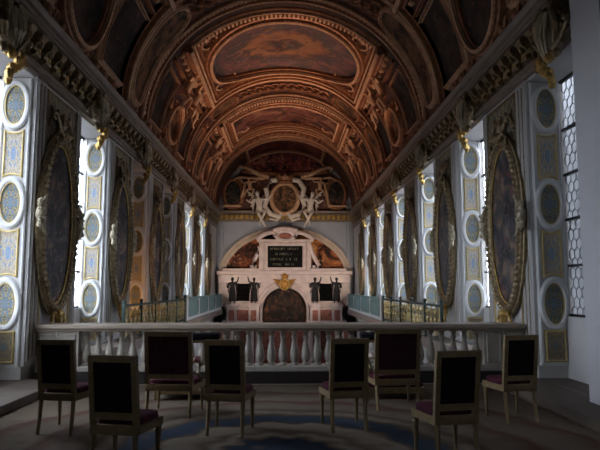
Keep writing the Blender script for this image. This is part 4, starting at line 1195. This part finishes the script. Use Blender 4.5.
CH = [(119, 5.0, -12, 'gilt chair with black back, large and close at the left, behind the leftmost chair'),
      (63, 6.5, -10, 'leftmost gilt chair with black back, in front of the left end of the balustrade'),
      (227, 6.4, -9, 'gilt chair with black back just left of the carpet medallion'),
      (348, 6.55, 9, 'gilt chair with black back just right of the carpet medallion'),
      (455, 5.3, 12, 'gilt chair with black back, large and close at the right'),
      (519, 6.95, 10, 'rightmost gilt chair with black back, beside the right wall panelling')]
for i, (px, Y, rz, lab) in enumerate(CH):
    loc = (cx_(px, Y), Y+.08, .016); rz = radians(rz)
    if i == 0: ch.location = loc; ch.rotation_euler = (0, 0, rz); ch['label'] = lab; ch['group'] = 'side chairs facing the altar'
    else: dup(ch, loc, rz, lab, 'side chairs facing the altar')
ac = chair('armchair', 'wide gilt armchair with maroon back left of centre near the balustrade', 'armchair', .60, 1.03, True, M['maroon'])
ac.location = (cx_(172, 7.35), 7.4, .016); ac.rotation_euler = (0, 0, radians(-7)); ac['group'] = 'armchairs facing the altar'
dup(ac, (cx_(396, 7.7), 7.75, .016), radians(5), 'wide gilt armchair with maroon back right of centre near the balustrade')
# kneelers in front of the armchairs
kn = None
for px, lab in ((192, 'black topped kneeler between the left armchair and the balustrade'), (389, 'black topped kneeler between the right armchair and the balustrade')):
    Y = 8.9; loc = (cx_(px, Y), Y, .016)
    if kn is None:
        kn = t = thing('kneeler', lab, 'kneeler', loc, 'kneelers before the armchairs')
        b = newbm(); box(b, -.45, .45, -.14, .14, .80, .90, .03); build('padded_top', b, M['blackcloth'], t, 40, True)
        b = newbm(); box(b, -.43, .43, -.12, .12, .76, .80, .005); build('top_frame', b, M['chairwood'], t, 0, True)
        for s in (-1, 1):
            b = newbm(); lathe(b, [(.025, .02), (.03, .1), (.022, .2), (.03, .5), (.024, .7), (.035, .76)], s*.38, 0, 0, 10); build('post', b, M['chairwood'], t, 50, True)
        b = newbm(); box(b, -.41, .41, -.46, .1, .08, .16, .01); 
        for s in (-1, 1):
            for yy in (-.43, .06): box(b, s*.38-.03, s*.38+.03, yy-.03, yy+.03, 0, .09)
        build('kneeling_board', b, M['chairwood'], t, 0, True)
        b = newbm(); box(b, -.39, .39, -.44, -.12, .16, .24, .03); build('knee_cushion', b, M['crimson'], t, 40, True)
    else: dup(kn, loc, None, lab)

# ================================================================== LIGHT
wd = bpy.data.worlds.new('World'); SC.world = wd; wd.use_nodes = True
nt = wd.node_tree; bg = nt.nodes['Background']
tc = nt.nodes.new('ShaderNodeTexCoord'); sx = nt.nodes.new('ShaderNodeSeparateXYZ'); nt.links.new(tc.outputs['Generated'], sx.inputs[0])
rp = ramp_node(nt, [(.0, (.10, .10, .11)), (.47, (.16, .16, .17)), (.50, (.84, .87, .95)), (.7, (.86, .90, 1.0)), (1, (.86, .91, 1.0))])
mr = nt.nodes.new('ShaderNodeMapRange'); mr.inputs['From Min'].default_value = -1; nt.links.new(sx.outputs[2], mr.inputs['Value'])
nt.links.new(mr.outputs[0], rp.inputs['Fac']); nt.links.new(rp.outputs['Color'], bg.inputs['Color'])
mx_ = nt.nodes.new('ShaderNodeMapRange'); mx_.inputs['From Min'].default_value = -1; mx_.inputs['To Min'].default_value = 15.; mx_.inputs['To Max'].default_value = 16.
nt.links.new(sx.outputs[0], mx_.inputs['Value']); nt.links.new(mx_.outputs[0], bg.inputs['Strength'])

def portal(s, y1):  # guides sampling of the sky through a window
    l = bpy.data.lights.new('window_portal', 'AREA'); l.shape = 'RECTANGLE'; l.size = 4.0; l.size_y = 1.93; l.cycles.is_portal = True
    o = bpy.data.objects.new('window_portal', l); COL.objects.link(o)
    o.location = (s*(W+RD+.02), y1-.965, 3.1); o.rotation_euler = (0, radians(90*s), 0)
for s in (-1, 1):
    for k in range(NB):
        if not (s < 0 and k in (2, 3)): portal(s, bay(k)-.05)
portal(-1, 2.95)

def lamp(kind, loc, power, col, size=.15, aim=None, ang=60, blend=.6):
    l = bpy.data.lights.new('lamp', kind); l.energy = power; l.color = col
    l.shadow_soft_size = size
    if kind == 'SPOT': l.spot_size = radians(ang); l.spot_blend = blend
    o = bpy.data.objects.new('lamp', l); COL.objects.link(o); o.location = loc
    if aim: o.rotation_euler = (Vector(aim)-Vector(loc)).to_track_quat('-Z', 'Y').to_euler()
    return o
WARM = (1., .57, .37)
for s in (-1, 1):
    for yl, pw in ((19.9, 2000), (24.2, 1750), (28.6, 1600)):
        lamp('SPOT', (s*1.0, yl+.6, -3.9), pw, WARM, .15, (s*1.0, yl, 10), 33, .55)
    lamp('SPOT', (s*1.0, 24.0, -3.9), 450, WARM, .2, (s*2.6, 24.0, 9), 85, .8)
    lamp('SPOT', (s*3.95, 27.0, 1.45), 900, (1., .78, .62), .06, (s*.2, D, 3.6), 62, .7)
lamp('SPOT', (-4.5, 16.0, .8), 60, (1., .46, .16), .06, (-4.5, bay(2), 2.2), 95, .5)

# ================================================================== CAMERA
cam = bpy.data.cameras.new('Camera'); co = bpy.data.objects.new('Camera', cam); COL.objects.link(co)
F = 583.
cam.sensor_fit = 'HORIZONTAL'; cam.sensor_width = 36; cam.lens = 36*F/600; cam.clip_start = .05; cam.clip_end = 200
pitch = math.atan2(287-225, F); yaw = math.atan2(300-286, F)
co.location = (.05, 0, EYE); co.rotation_euler = (pi/2+pitch, 0, -yaw)
SC.camera = co

SC.view_settings.view_transform = 'Standard'; SC.view_settings.look = 'None'; SC.view_settings.gamma = 1; SC.view_settings.use_curve_mapping = False
SC.view_settings.exposure = 0.
SC.cycles.use_denoising = True
SC.cycles.max_bounces = 6; SC.cycles.diffuse_bounces = 4; SC.cycles.transparent_max_bounces = 8
SC.cycles.sample_clamp_indirect = 4.
